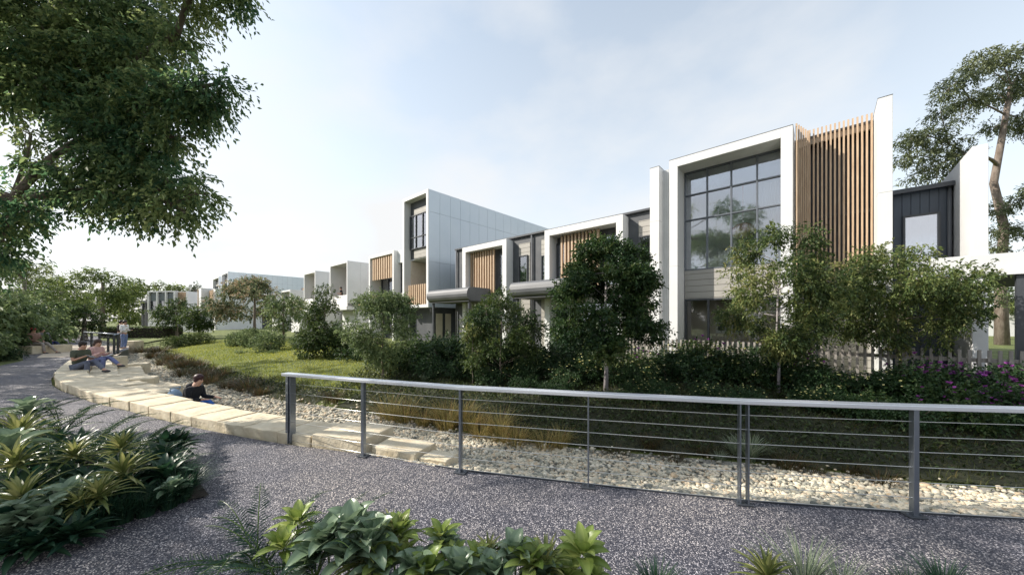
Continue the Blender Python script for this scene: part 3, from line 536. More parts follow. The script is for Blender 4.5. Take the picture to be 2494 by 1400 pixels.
# ------------------------------------------------------------ sandstone blocks
def arc_pts(poly):
    seg = np.linalg.norm(np.diff(poly, axis=0), axis=1); return np.r_[0, np.cumsum(seg)]
ED = EDGE; EA = arc_pts(ED)
def at_arc(s): x = np.interp(s, EA, ED[:, 0]); y = np.interp(s, EA, ED[:, 1]); x2 = np.interp(s+.05, EA, ED[:, 0]); y2 = np.interp(s+.05, EA, ED[:, 1]); d = Vector((x2-x, y2-y, 0)).normalized(); return Vector((x, y, 0)), d
def arc_of_x(x): return float(np.interp(-x, -ED[:, 0], EA))
def block(s0, s1, o0_, o1, zt, zb, rnd=.012, gap=.012):
    a, da = at_arc(s0+gap); b, db = at_arc(s1-gap); na = Vector((da.y, -da.x, 0)); nb = Vector((db.y, -db.x, 0)); j = lambda: random.uniform(-rnd, rnd)
    q = [a+na*o0_, b+nb*o0_, b+nb*o1, a+na*o1]; q = [p+Vector((j(), j(), 0)) for p in q]; c_ = sum(q, Vector())/4
    nu, nv, nw = 5, 4, 3; bm = MB(); lat = {}
    # rough-hewn: bilinear top/bottom sub-divided with jitter
    def P(u, v, w_): p = (q[0]*(1-u)+q[1]*u)*(1-v)+(q[3]*(1-u)+q[2]*u)*v; return Vector((p.x, p.y, zb+(zt-zb)*w_))-Vector((c_.x, c_.y, zb))
    def key(i, j_, k):
        if (i, j_, k) not in lat:
            p = P(i/nu, j_/nv, k/nw); p += Vector((random.uniform(-1, 1), random.uniform(-1, 1), random.uniform(-1, 1)*.6))*rnd*.8; lat[(i, j_, k)] = len(bm.v); bm.v.append(tuple(p))
        return lat[(i, j_, k)]
    for i in range(nu):
        for j_ in range(nv):
            bm.f.append((key(i, j_, nw), key(i, j_+1, nw), key(i+1, j_+1, nw), key(i+1, j_, nw))); bm.f.append((key(i, j_, 0), key(i+1, j_, 0), key(i+1, j_+1, 0), key(i, j_+1, 0)))
    for k in range(nw):
        for i in range(nu): bm.f.append((key(i, 0, k), key(i, 0, k+1), key(i+1, 0, k+1), key(i+1, 0, k))); bm.f.append((key(i, nv, k), key(i+1, nv, k), key(i+1, nv, k+1), key(i, nv, k+1)))
        for j_ in range(nv): bm.f.append((key(0, j_, k), key(0, j_+1, k), key(0, j_+1, k+1), key(0, j_, k+1))); bm.f.append((key(nu, j_, k), key(nu, j_, k+1), key(nu, j_+1, k+1), key(nu, j_+1, k)))
    o = bm.build('sandstone_block', M['stone'], bevel=.012); o.location = (c_.x, c_.y, zb); tag(o, 'x', 'stone block', None); return o
bl = []; xs = [-1.96, -2.8, -3.42, -4.1, -4.72, -5.35, -6.0, -6.75, -7.5, -8.3, -9.1, -10.0, -10.9, -11.8, -12.65, -13.8, -15.0, -16.3, -17.6, -19.0]
ss = [arc_of_x(x) for x in xs]
for i in range(len(ss)-1):
    b = block(ss[i], ss[i+1], .05, .05+random.uniform(.60, .66), .135+.03*min(i/8, 1)+random.uniform(-.008, .008)+(.04 if i == 0 else 0), -.35); tag(b, group='sandstone blocks edging the path'); bl.append(b)
rank_labels(bl, 'long pale sandstone seating block on the path edge, {} in its row')
lo = []
for (xa, xb, o1, o2, zt) in ((-1.24, -1.92, .1, .55, .07), (-.84, -1.22, .12, .42, .02)):
    lo.append(block(arc_of_x(xa), arc_of_x(xb), o1, o2, zt, -.3)); tag(lo[-1], group='low sandstone blocks behind the railing')
rank_labels(lo, 'low flat sandstone block stepping down behind the second railing post, {}')
st = []
for row, (xa, xb, o1, zt) in enumerate(((-8.8, -19, .71, .05), (-10.2, -17, 1.34, -.1))):
    s = arc_of_x(xa); e = arc_of_x(xb)
    while s < e:
        L_ = random.uniform(.8, 1.25); b = block(s, s+L_, o1, o1+.62, zt+random.uniform(-.03, .03), -.5, .02); st.append(b); tag(b, group='sandstone steps down to the creek'); s += L_+.02
rank_labels(st, 'sandstone step block between the seat wall and the pebbles, {}')
up = []
for px, py, w_, h_z, zt, lab in ((292, 889, .3, .5, .38, 'upright sandstone block beside the crossed legs of the seated man'), (350, 948, .55, .4, .12, 'square sandstone block standing in the pebbles near the hooded person'), (336, 905, .6, .4, -.02, 'low sandstone block at the pebble edge right of the upright block'),
                         (322, 842, .8, .4, .35, 'sandstone block by the feet of the standing man in white')):
    x, y = gp(px, py, zt-.35); m_ = MB().box(-w_/2, w_/2, -w_/2, w_/2, 0, zt+.75); o = m_.build('sandstone_block', M['stone'], bevel=.03); o.location = (x, y, -.75); o.rotation_euler = (0, 0, random.uniform(0, .8)); tag(o, lab, 'stone block')
# bench block on the left and far bits
bb = MB().box(-.4, .4, -.25, 1.4, 0, .42).build('stone_bench', M['stone'], bevel=.03); bb.location = (-25.0, 18.1, 0); tag(bb, 'sandstone bench block at the left under the seated pair', 'bench')
for px, py, w_, d_k, lab in ((165, 825, 1.6, .6, 'tan stone bench beyond the path near the pale shrubs'), (120, 822, 2.0, .6, 'tan low stone ledge at the far left of the path')):
    x, y = gp(px, py); o = MB().box(-w_/2, w_/2, -d_k/2, d_k/2, 0, .5).build('stone_bench', M['paver'], bevel=.03); o.location = (x, y, 0); tag(o, lab, 'bench')

# ------------------------------------------------------------ footbridge with railings
fb = empty('footbridge', (-22, 19.5, 0), 0); tag(fb, 'small footbridge with steel railings crossing the creek behind the seated people', 'footbridge')
def loc(p): return Vector(p)-Vector((-22, 19.5, 0))
dk = [gp(272, 866), gp(314, 847), gp(205, 838), gp(170, 852)]
dk = [gp(268, 866), gp(313, 849), gp(314, 842), gp(255, 843)]
mb = MB(); mb.prism([tuple(loc((x, y, 0)))[:2] for x, y in dk], -.25, .03); mb.build('deck', M['paver'], fb, bevel=.01)
def far_rail(par, pts, zb, h, name='railing', n=5, wires=4):
    r_ = empty(name); r_.parent = par
    for a, b in zip(pts[:-1], pts[1:]):
        a = Vector(a); b = Vector(b)
        for i in range(n+1):
            p = a+(b-a)*i/n; MB().box(p.x-.035, p.x+.035, p.y-.035, p.y+.035, zb, zb+h).build('post', M['dark'], r_)
        mb = MB().tube([a+Vector((0, 0, zb+h)), b+Vector((0, 0, zb+h))], .04, 6); mb.build('top_rail', M['steel'], r_, True); mb = MB()
        for k in range(wires): z = zb+h*(k+.6)/(wires+.4); mb.tube([a+Vector((0, 0, z)), b+Vector((0, 0, z))], .011, 5)
        mb.build('wires', M['dark'], r_, True)
R1 = [loc((*gp(287, 862), 0)), loc((*gp(205, 848), 0))]; far_rail(fb, R1, 0, 1.02, n=4)
R2 = [loc((*gp(278, 864), 0)), loc((*gp(296, 850), 0))]; far_rail(fb, R2, 0, 1.0, n=2)
R3 = [loc((*gp(225, 824), 0)), loc((*gp(308, 822), 0))]; far_rail(fb, R3, 0, 1.05, n=4)
# steel edge of the ramp beside the standing man
mb = MB().prism([gp(205, 872), gp(262, 870), gp(313, 852), gp(311, 848), gp(262, 864)], -.3, .06); eo = mb.build('ramp_edge', M['dark']); tag(eo, kind='structure')

# ------------------------------------------------------------ people
SK = {}
def skin_obj(name, J, edges, m, par, lvl=1):
    names = list(J); me = bpy.data.meshes.new(name); me.from_pydata([J[k][0] for k in names], [(names.index(a), names.index(b)) for a, b in edges], []); me.materials.append(m)
    o = bpy.data.objects.new(name, me); COL.objects.link(o); o.parent = par; o.modifiers.new('skin', 'SKIN')
    if not me.skin_vertices: me.attributes.new('x', 'FLOAT', 'POINT')
    for i, k in enumerate(names): r = J[k][1]; me.skin_vertices[0].data[i].radius = r if hasattr(r, '__len__') else (r, r); me.skin_vertices[0].data[i].use_root = (i == 0)
    s = o.modifiers.new('sub', 'SUBSURF'); s.levels = lvl; s.render_levels = lvl; o.modifiers['skin'].use_smooth_shade = True
    return o
def person(label, loc_, heading, pose, top, legs_c, group=None, long=True, hood=False, hairm=None, hat=None, shoe=(.05, .05, .06), bare=False, cat='person', longhair=False):
    """local axes: x right, y forward, z up, origin on the seat (sitting) or ground (standing)"""
    p = empty('person', loc_, heading-PI/2); tag(p, label, cat, group); S = pose == 'stand'
    hz_ = .93 if S else .10; lean = {'stand': .03, 'sit': .10, 'low': .16, 'back': -.1}[pose]
    J = {'pel': ((0, 0, hz_), (.15, .11)), 'sp': ((0, lean*.4, hz_+.2), (.13, .1)), 'ch': ((0, lean, hz_+.43), (.155, .115)), 'nk': ((0, lean*1.25, hz_+.575), .052), 'hb': ((0, lean*1.4+.02, hz_+.64), (.078, .088)), 'ht': ((0, lean*1.5+.03, hz_+.74), (.07, .085))}
    E = [('pel', 'sp'), ('sp', 'ch'), ('ch', 'nk'), ('nk', 'hb'), ('hb', 'ht')]
    J['no'] = ((0, lean*1.4+.125, hz_+.66), .012); E.append(('hb', 'no'))
    arm = {'stand': ((.24, .02, hz_+.2), (.16, .25, hz_+.22)), 'sit': ((.24, .12, hz_+.22), (.15, .38, hz_+.3)), 'low': ((.25, .2, hz_+.24), (.22, .48, hz_+.22)), 'back': ((.25, -.02, hz_+.2), (.14, .22, hz_+.1))}[pose]
    for s, q in ((1, 'R'), (-1, 'L')):
        a, b = arm; sh = (s*.19, lean, hz_+.49); el = (s*a[0], a[1], a[2]); wr = (s*b[0], b[1], b[2]+(.04 if s > 0 else 0)); hd = Vector(wr)+(Vector(wr)-Vector(el)).normalized()*.07
        J['s'+q] = (sh, .062); J['e'+q] = (el, .042); J['w'+q] = (wr, .028); J['h'+q] = (tuple(hd), (.036, .018)); E += [('ch', 's'+q), ('s'+q, 'e'+q), ('e'+q, 'w'+q), ('w'+q, 'h'+q)]
        fd = (Vector(wr)-Vector(el)).normalized(); sd_ = fd.cross(Vector((0, 0, 1))).normalized()
        for k in range(4): J[f'f{k}{q}'] = (tuple(hd+fd*(.075-.008*abs(k-1.3))+sd_*(k-1.5)*.019+Vector((0, 0, -.02))), .008); E.append(('h'+q, f'f{k}{q}'))
        J['t'+q] = (tuple(Vector(wr)+fd*.05-sd_*s*.05), .01); E.append(('w'+q, 't'+q))
        if S: kn = (s*.1, .03, .5); an = (s*.1, -.02, .08)
        elif pose == 'sit': kn = (s*.1, .42, .27); an = ((s*.1, .40, -.12) if s > 0 else (-.02, .80, .0))
        elif pose == 'back': kn = (s*.1, .45, .12); an = (s*.12, .55 if s > 0 else .88, -.34)
        else: kn = (s*.1, .38, .27); an = (s*.1, .62, -.04)
        J['hp'+q] = ((s*.09, .02, hz_-.05 if S else .08), .095); J['k'+q] = (kn, .06); J['a'+q] = (an, .042); J['to'+q] = ((an[0], an[1]+.15, an[2]-.05), (.04, .025)); E += [('pel', 'hp'+q), ('hp'+q, 'k'+q), ('k'+q, 'a'+q), ('a'+q, 'to'+q)]
    skin_obj('body', J, E, M['skin'], p)
    g = lambda ks, ex: {k: (J[k][0], tuple(x+ex for x in J[k][1]) if hasattr(J[k][1], '__len__') else J[k][1]+ex) for k in ks}
    T = g(['ch', 'sp', 'pel'], .03); T['nk2'] = (tuple(Vector(J['nk'][0])-Vector((0, 0, .035))), .075); TE = [('ch', 'sp'), ('sp', 'pel'), ('ch', 'nk2')]
    for q in 'RL':
        T.update(g(['s'+q], .03)); TE.append(('ch', 's'+q)); sl = Vector(J['s'+q][0]).lerp(Vector(J['e'+q][0]), 1 if long else .75); T['e'+q] = (tuple(sl), .058 if not bare else .05); TE.append(('s'+q, 'e'+q))
        if long: T['w'+q] = (tuple(Vector(J['w'+q][0])), .04); TE.append(('e'+q, 'w'+q))
    skin_obj('hooded_jacket' if hood else 'shirt', T, TE, cloth('top_fabric', top), p)
    if hood: MB().ball((0, lean*1.1-.09, hz_+.55), (.12, .09, .07), 12, 8).build('hood', cloth('hood_fabric', top), p, True)
    K = {'pel': ((0, .03, hz_+.02), (.11, .09))}; KE = []
    for q in 'RL': K.update(g(['hp'+q, 'k'+q, 'a'+q], .017)); KE += [('pel', 'hp'+q), ('hp'+q, 'k'+q), ('k'+q, 'a'+q)]
    skin_obj('trousers', K, KE, cloth('leg_fabric', legs_c), p)
    for q in 'RL':
        a = J['a'+q][0]; mb = MB(); mb.ball((a[0], a[1]+.07, a[2]-.05), (.05, .14, .045), 12, 8); mb.build('shoe', cloth('shoe_fabric', shoe), p, True)
    hb = Vector(J['ht'][0]); mb = MB(); mb.ball((hb.x, hb.y-.02, hb.z+.01), (.088, .105, .085), 14, 10)
    if longhair: mb.tube([(0, hb.y-.06, hb.z), (0, hb.y-.1, hb.z-.12), (0, hb.y-.08, hb.z-.26)], [.07, .075, .03], 10)
    else: mb.ball((hb.x, hb.y-.045, hb.z-.05), (.08, .075, .075), 12, 8)
    mb.build('hair', hairm or M['hair'], p, True)
    if hat: mb = MB().ball((hb.x, hb.y-.01, hb.z+.03), (.098, .11, .08), 14, 8); mb.ball((hb.x, hb.y+.1, hb.z+.02), (.07, .08, .012), 12, 6); mb.build('cap', cloth('cap_fabric', hat), p, True)
    mb = MB()
    for s in (1, -1): mb.ball((s*.032, lean*1.4+.105, hz_+.685), .011, 8, 6)
    mb.build('eyes', M['hair'], p, True)
    return p
person('man in dark olive t-shirt and grey jeans seated on the stone wall, one leg out', (-14.1, 11.3, .15), R(2), 'sit', (.075, .085, .06), (.12, .135, .19), long=False, cat='man')
person('woman in pale pink top seated behind the man in olive t-shirt, pointing', (-15.05, 12.5, .15), R(8), 'sit', (.6, .38, .36), (.13, .15, .3), long=True, cat='woman', hairm=mat('brown_hair', (.06, .03, .02), .5), longhair=True)
person('person in black hooded jacket and bright blue jeans seated by the pebbles', (-7.75, 8.3, -.46), R(8), 'low', (.006, .007, .012), (.03, .12, .42), hood=True, shoe=(.5, .5, .5), hairm=mat('red_brown_hair', (.035, .008, .012), .5))
bg_ = MB().ball((0, 0, .2), (.13, .17, .24), 14, 10); bo = bg_.build('bag', cloth('bag_fabric', (.3, .42, .56)), None, True); bo.location = (-8.05, 8.3, -.32); tag(bo, 'light blue soft bag leaning beside the person in the black hooded jacket', 'bag')
MB().tube([(0, .1, .38), (0, .16, .46), (0, -.1, .46), (0, -.1, .38)], .012, 6).build('strap', cloth('strap_fabric', (.2, .3, .42)), bo, True)
person('man in white shirt and blue jeans standing beside the footbridge railing', (-23.75, 21.3, .0), R(10), 'stand', (.78, .78, .8), (.16, .22, .4), cat='man')
person('dark haired person standing just behind the man in white shirt', (-24.9, 22.1, .0), R(30), 'stand', (.06, .05, .05), (.1, .08, .07))
person('person in red cap and brown top seated on the left stone bench', (-25.1, 18.35, .42), R(4), 'back', (.22, .13, .1), (.3, .26, .24), hat=(.3, .03, .03), bare=True)
person('person in navy jeans with legs stretched, seated beyond the red cap', (-25.75, 19.2, .42), R(4), 'back', (.2, .19, .2), (.03, .04, .12))
bp = row_pt(-27.75, -.35, 2.95)
person('dark haired person leaning on the balcony of the open white box', tuple(bp), R(200), 'stand', (.02, .02, .025), (.1, .1, .12), long=False)
# book held by the olive man
bk = MB().box(-.09, .09, -.012, .0, -.12, .12).build('open_book', M['char']); bk.location = (-13.52, 11.2, .58); bk.rotation_euler = (R(-72), R(18), R(80)); tag(bk, 'dark flat tablet held by the man in olive t-shirt', 'tablet'); bk.name = 'tablet'

# ------------------------------------------------------------ trees
def tree(name, label, base, clumps, leaf, L, W, n, trunk_r, trunk_pts=None, bark='bark', group=None, cat='tree', per=9, droop=.35, tw=.28, shell=.45, seg=7, subs=3, tone_amp=.16, limb=9., vp=.72, wts=None):
    """clumps: list of (x,y,z,rx,ry,rz) relative to base"""
    base = Vector(base); o = empty(name, base); tag(o, label, cat, group); C = np.array([c_[:3] for c_ in clumps], float); Rr = np.array([c_[3:] for c_ in clumps], float)
    tp = [Vector(p) for p in (trunk_pts or [(0, 0, -.2), (0, 0, C[:, 2].min()), (0, 0, (C[:, 2].min()+C[:, 2].max())/2)])]; H_ = tp[-1].z; n_t = len(tp)
    mb = MB(); rr = [trunk_r*(1-.55*i/(n_t-1))*(1.25 if i == 0 else 1) for i in range(n_t)]; mb.tube(tp, rr, 10)
    # limbs fork from one another: every clump hangs on the nearest node that is closer to the trunk
    nodes = [(a.lerp(b, k/3), -1) for a, b in zip(tp[1:-1], tp[2:]) for k in range(4)] or [(tp[-1], -1)]
    nt0 = len(nodes); od = sorted(range(len(C)), key=lambda i: (Vector(C[i]).xy-tp[-1].xy).length+.3*abs(C[i][2]-tp[-1].z)); par = {}; pos = [n_[0] for n_ in nodes]; dist = [0]*nt0
    for i in od:
        c3 = Vector(C[i]); best, bj = 1e9, 0
        for j, q_ in enumerate(pos):
            cost = (c3-q_).length+.55*dist[j]+(.6*max(0, q_.z-c3.z+.3) if j < nt0 else 0)
            if cost < best: best, bj = cost, j
        par[len(pos)] = bj; dist.append(dist[bj]+(c3-pos[bj]).length); pos.append(c3)
    kids = [1]*len(pos)
    for j in range(len(pos)-1, nt0-1, -1): kids[par[j]] += kids[j]
    tipr = max(trunk_r*.09, .004)
    for j in range(nt0, len(pos)):
        a_, b_ = pos[par[j]], pos[j]; ra = min(tipr*kids[j]**.5*1.25, limb*1.6, trunk_r*.6); rb = max(tipr*max(kids[j]-1, .5)**.5, tipr*.6); ln_ = (b_-a_).length
        br = bez(a_, b_, (random.uniform(-.12, .12)*ln_, random.uniform(-.12, .12)*ln_, random.uniform(.02, .16)*ln_), seg); mb.tube(br, [ra+(rb-ra)*i/(seg-1) for i in range(seg)], 6)
        r_ = Rr[od[j-nt0]]
        for _ in range(subs):
            d = Vector(unit(RNG.normal(size=(1, 3)))[0]); e_ = b_+Vector((d.x*r_[0], d.y*r_[1], abs(d.z)*r_[2]*.8)); mb.tube(bez(br[random.randint(seg//2, seg-1)], e_, (0, 0, .05), 5), [tipr*.5, tipr*.42, tipr*.32, tipr*.22, tipr*.12], 5)
    mb.build('trunk', M[bark], o, True)
    tone = RNG.normal(0, tone_amp, len(C)); Vv, Ff, q = sprigs(C, Rr, n, L, W, tone, per, droop, tw, shell, vp, wts)
    link('crown', raw_mesh('crown', Vv, Ff, M[leaf], q), o); return o
def blobs(n, zc, rx, rz, r, shape='round', ry=None, seed=0, fz=.62):
    g = np.random.default_rng(seed); ry = ry or rx; out = []
    for i in range(n):
        a = g.uniform(0, 2*PI); u = g.uniform(-1, 1)
        w_ = math.sqrt(max(0, 1-u*u)) if shape == 'round' else 1.02*math.sqrt(max(0, 1-((u+1)/2)**2.2)) if shape == 'dome' else (1-(u+1)/2*.85)*1.05 if shape == 'cone' else (.55+.45*(1-abs(u)))
        s = g.uniform(.35, 1)**.5; k = g.uniform(.7, 1.25)*r*(1 if shape != 'cone' else 1.25-.3*(u+1)); out.append((rx*w_*s*math.cos(a), ry*w_*s*math.sin(a), zc+rz*u, k, k, k*fz))
    return out
def gpos(px, Y): x = (px-1247)/848*Y; return (x, Y, hz1(x, Y))
def h_at(py, Y): return 1.75-(py-780)*Y/848
# overhanging tree, trunk out of frame on the left
ob = Vector((-10.8, 5.4, 0)); cl = []
def oc(px, py, Y, r, f=.72): p = Pw(px, py, Y)-ob; cl.append((p.x, p.y, p.z, r*.8, r*.8, r*f*.8))
for a in ((40, 60, 6.2, 1.0), (150, 30, 6.5, .95), (260, 60, 6.4, .85), (350, 40, 6.6, .7), (430, 90, 6.2, .38), (90, 165, 6, .8), (210, 160, 6.3, .9), (330, 150, 6.3, .7), (395, 205, 6.0, .42), (470, -15, 6, .5), (560, -25, 6, .32), (590, -5, 6, .16),
          (25, 210, 6, .6), (120, 225, 5.8, .42), (230, 240, 6.2, .65), (340, 260, 6, .55), (430, 240, 5.9, .42), (500, 210, 5.8, .34), (540, 200, 5.8, .24), (470, 265, 5.9, .36), (515, 245, 5.8, .26),
          (250, 320, 6, .6), (350, 340, 6, .5), (420, 335, 5.9, .33), (270, 400, 5.9, .5), (350, 410, 5.9, .42), (215, 470, 5.9, .42), (290, 480, 5.8, .4), (360, 480, 5.8, .3), (430, 440, 5.8, .36), (480, 470, 5.7, .28), (420, 500, 5.7, .32), (350, 515, 5.7, .22),
          (105, 400, 5.7, .22), (160, 420, 5.7, .22), (75, 330, 5.7, .2), (25, 490, 5.6, .3), (70, 515, 5.5, .24), (15, 550, 5.5, .28), (450, 520, 5.6, .16), (-20, 620, 5.4, .3)): oc(*a)
vis_n = len(cl)  # clumps from here on are unseen, added to shade path and bank
for a in ((-9.5, 3.5, 7.2, 1.5), (-7.5, 1.5, 7.6, 1.5), (-5.5, 2.2, 7.4, 1.0), (-6, -.5, 7.8, 1.4), (-9, -.8, 6.5, 1.5), (-12, 0.8, 6, 1.2), (-4.5, 0.2, 7.6, 1.0), (-13.5, 8, 8, 1.2), (-11, 5, 9, 1.3), (-8.5, 5.5, 8.8, 1.2), (-13.2, 6.3, 10.6, 1.6), (-10.8, 6.9, 10.8, 1.4), (-12, 5.3, 12, 1.4), (-10.5, 2.5, 5.6, .9), (-8.5, 2.8, 8.4, 1.2), (-4.8, 3.2, 7.6, .9), (-10, 1, 8.5, 1.2), (-11.5, 3.2, 8.6, 1.2), (-13, 2.2, 7.4, 1.3), (-3, 3.6, 9, .9), (-9.5, 6.2, 12, 1.4), (-14.5, 7.5, 11, 1.4), (-9.2, 7.6, 10.2, 1.0), (-7, 4.4, 10, 1.1), (-4.5, 1, 9, 1.1), (-14, 6.3, 12.5, 1.4), (-7.5, 6.3, 11.5, .9)): cl.append((a[0]-ob.x, a[1]-ob.y, a[2], a[3]*.95, a[3]*.95, a[3]*.6))
SUNV = -dv                                       # keep gaps in the canopy where the photo shows sun patches
def clear_of_sun(c_):
    for x, y, z in ((-3.5, 4.57, 0), (-2.1, 4.0, 0), (.98, 3.3, 0), (2.07, 2.9, 0), (3.5, 2.6, 0), (-7.6, 6.2, 0), (-6.3, 6.0, 0), (-.35, 6.36, -.5), (2.8, 4.8, -.5), (4.4, 4.4, -.5), (-.6, 2.1, .3)):
        w_ = Vector(c_[:3])+ob-Vector((x, y, z)); d_ = (w_-SUNV*w_.dot(SUNV)).length
        if d_ < c_[3]*.85: return False
    return True
vis = cl[:vis_n]; off = [c_ for c_ in cl[vis_n:] if clear_of_sun(c_)]; print('canopy clumps kept', len(off), 'of', len(cl)-vis_n)
for c_ in cl[vis_n:]:
    if c_ not in off:                            # shrink and shift the others instead of leaving one big hole
        for dy in (-.75, .75):
            q_ = (c_[0], c_[1]+dy*c_[3]*1.1, c_[2], c_[3]*.5, c_[4]*.5, c_[5]*.5)
            if clear_of_sun(q_): off.append(q_)
cl = vis+off
tree('overhanging_tree', 'large leafy tree overhanging the path from the top left corner', ob, cl, 'l_over', .085, .48, 180000, .3, [(0, 0, -.2), (.1, .05, 2.2), (.3, .1, 3.0), (.4, .1, 4.2)], per=11, droop=.55, tw=.34, shell=.2, seg=9, subs=5, limb=.03, vp=.62, tone_amp=.22, wts=np.array([1.]*vis_n+[.42]*(len(cl)-vis_n)))
for a in ((0, 432, 8), ): pass
# light-shaping grove trees left of the frame; last one added to shade the lawn
for i, (x, y, H_, r_) in enumerate(((-20.5, 9.3, 8.5, 2.6), (-25.5, 13.3, 9, 2.8), (-17, -1.5, 9, 3.0), (-33, 18.5, 9, 3), (-20, 11.9, 11, 2.3))):
    tree('grove_tree', ['broad leafy grove tree beside the path west of the seat wall', 'tall grove tree standing west of the shaded gravel', 'tall grove tree behind the viewer', 'grove tree west of the stone bench', 'tall slim unseen tree added to shade the lawn bank'][i], (x, y, 0), blobs(13, H_*.62, r_, H_*.26, 1.0, 'round', seed=i+60), 'l_over', .2, .6, (5200, 5200, 2000, 5200, 3800)[i], .22, group='grove trees', per=8, tw=.45, shell=.3)
# main garden trees
def gtree(px, Y, ytop, half, ycl, leaf, n, L, label, shape='round', bark='bark', name='garden_tree', nb=22, r=.3, seed=0, droop=.3, tr=.05, W=.5, tw=.2, ry=None, per=9, amp=.16, fork=None, fz=.62):
    b = gpos(px, Y); z0 = b[2]; zt = h_at(ytop, Y)-z0; zc0 = h_at(ycl, Y)-z0; rx = half*Y/848; zc = (zt+zc0)/2; rz = (zt-zc0)/2
    return tree(name, label, b, blobs(nb, zc, rx-r*.6, rz-r*.4, r, shape, seed=seed, fz=fz), leaf, L, W, n, tr, [(0, 0, -.15), (.02, 0, zc0*.6), (-.02, .02, zc0+.1), (.02, 0, zc+rz*.4)], bark, None, per=per, droop=droop, tw=tw, shell=.3, tone_amp=amp)
gtree(1475, 8.2, 580, 140, 862, 'l_maple', 50000, .066, 'dense dark green tree with purple grey trunk before the second white portal', 'dome', 'palebark', nb=60, r=.27, seed=3, fz=.45, amp=.22, droop=.1, tr=.055, W=.62, tw=.2)
gtree(1895, 7.6, 556, 142, 845, 'l_olive', 22000, .075, 'slender olive leaved tree in front of the tall glazed portal', 'round', 'palebark', nb=46, r=.23, seed=21, droop=.4, tr=.032, W=.42, tw=.22, fz=.85, amp=.2)
gtree(2192, 7.7, 592, 160, 845, 'l_olive', 24000, .075, 'wide olive leaved tree in front of the timber batten screen', 'round', 'bark', nb=54, r=.23, seed=25, droop=.4, tr=.034, W=.42, tw=.22, fz=.85, amp=.2)
gtree(1220, 9.9, 712, 112, 900, 'l_green', 22000, .065, 'young rounded dark tree in front of the second entry canopy', 'dome', nb=34, r=.33, seed=8, tr=.035, tw=.16)
gtree(1150, 9.3, 790, 40, 900, 'l_olive', 2500, .06, 'thin bright green sapling beside the rounded dark tree', 'oval', nb=9, r=.17, seed=9, tr=.015, tw=.12)
gtree(932, 10.6, 712, 100, 890, 'l_sage', 22000, .065, 'rounded grey green tree with russet trunk left of the first canopy', 'round', nb=34, r=.36, seed=12, tr=.045, tw=.16)
gtree(790, 15.2, 690, 68, 862, 'l_green', 18000, .08, 'dark conical tree standing on the lawn before the white boxes', 'cone', nb=24, r=.42, seed=14, tr=.06, tw=.2)
gtree(620, 27, 682, 98, 790, 'l_red', 16000, .15, 'russet and green spreading tree before the pale panelled tower', 'round', nb=26, r=.75, seed=15, tr=.14, tw=.35)
gtree(690, 24, 712, 45, 800, 'l_sage', 4500, .13, 'grey green tree right of the russet spreading tree', 'round', nb=12, r=.55, seed=16, tr=.09, tw=.3)
gtree(430, 33, 729, 42, 797, 'l_green', 4500, .17, 'dark rounded tree hiding the right side of the detached white house', 'round', nb=13, r=.75, seed=17, tr=.14, tw=.35)
gtree(487, 30, 742, 42, 800, 'l_green', 4500, .16, 'broad dark tree between the detached house and the russet tree', 'round', nb=13, r=.65, seed=18, tr=.12, tw=.35)
# background trees left
for i, (px, Y, yt, half, yc, n, lf, lab) in enumerate(((250, 50, 652, 84, 778, 19000, 'l_far', 'large bright green tree beyond the footbridge left of the white house'), (148, 40, 676, 64, 792, 12000, 'l_far', 'medium bright green tree between the left shrubs and the large tree'), (60, 30, 632, 72, 800, 15000, 'l_far', 'tall dark green tree behind the bench people'),
        (362, 80, 676, 45, 745, 4500, 'l_far', 'light green tree rising behind the detached white house'), (430, 85, 694, 26, 745, 2200, 'l_far', 'small tree crown above the right side of the white house roof'), (-40, 22, 600, 110, 830, 12000, 'l_sage', 'tall tree partly cut by the left photo edge'),
        (205, 30, 740, 45, 803, 4200, 'l_green', 'low dark tree above the pale shrubs and tan bench'), (310, 62, 735, 40, 790, 3500, 'l_far', 'thin tree just left of the detached house carport'), (475, 95, 690, 22, 735, 1200, 'l_euc', 'wispy far tree above the low white wall'))):
    gtree(px, Y, yt, half, yc, lf, n, .0045*Y, lab, 'round', nb=20, r=half*Y/848*.3, seed=30+i, tr=.012*Y*.6, tw=.011*Y, W=.6, name='background_tree')
# eucalypt at far right
eb = Vector((27.6, 19.6, 0)); ec = []
def ew(px, py, Y, r, f=.42): p = Pw(px, py, Y)-eb; ec.append((p.x, p.y, p.z, r*.82, r*.82, r*f*.82))
for a in ((2330, 200, 19, .9), (2390, 150, 19, 1.0), (2440, 140, 19.5, .9), (2300, 230, 19, .6), (2360, 240, 19.5, .9), (2430, 230, 20, 1.1), (2480, 180, 20, 1.0), (2290, 270, 18.5, .55), (2340, 290, 19, .5), (2480, 290, 20, .9), (2420, 310, 20, .6),
          (2215, 340, 19, .75), (2260, 330, 19, .9), (2310, 350, 19, .9), (2350, 375, 19, .7), (2240, 380, 19, .8), (2290, 400, 19, .9), (2230, 430, 19, .5), (2200, 390, 19, .5), (2330, 420, 19, .6), (2280, 440, 19, .4),
          (2430, 510, 19.5, .6), (2470, 490, 20, .7), (2440, 560, 19.5, .7), (2490, 560, 19.5, .7), (2420, 600, 19.5, .6), (2480, 620, 19.5, .6), (2530, 300, 20, 1.2), (2560, 450, 20, 1.2), (2550, 200, 20, 1.3), (2430, 720, 19.6, .5)): ew(*a)
tree('eucalypt', 'tall spreading gum tree behind the carport at the right edge', eb, ec, 'l_euc', .16, .36, 26000, .24, [(0, 0, -.2), (-.1, 0, 4), (.1, 0, 7), (-.35, .1, 9.5), (.2, .1, 12.5), (.5, 0, 15)], per=8, droop=.4, tw=.4, shell=.3, subs=4, limb=.075)
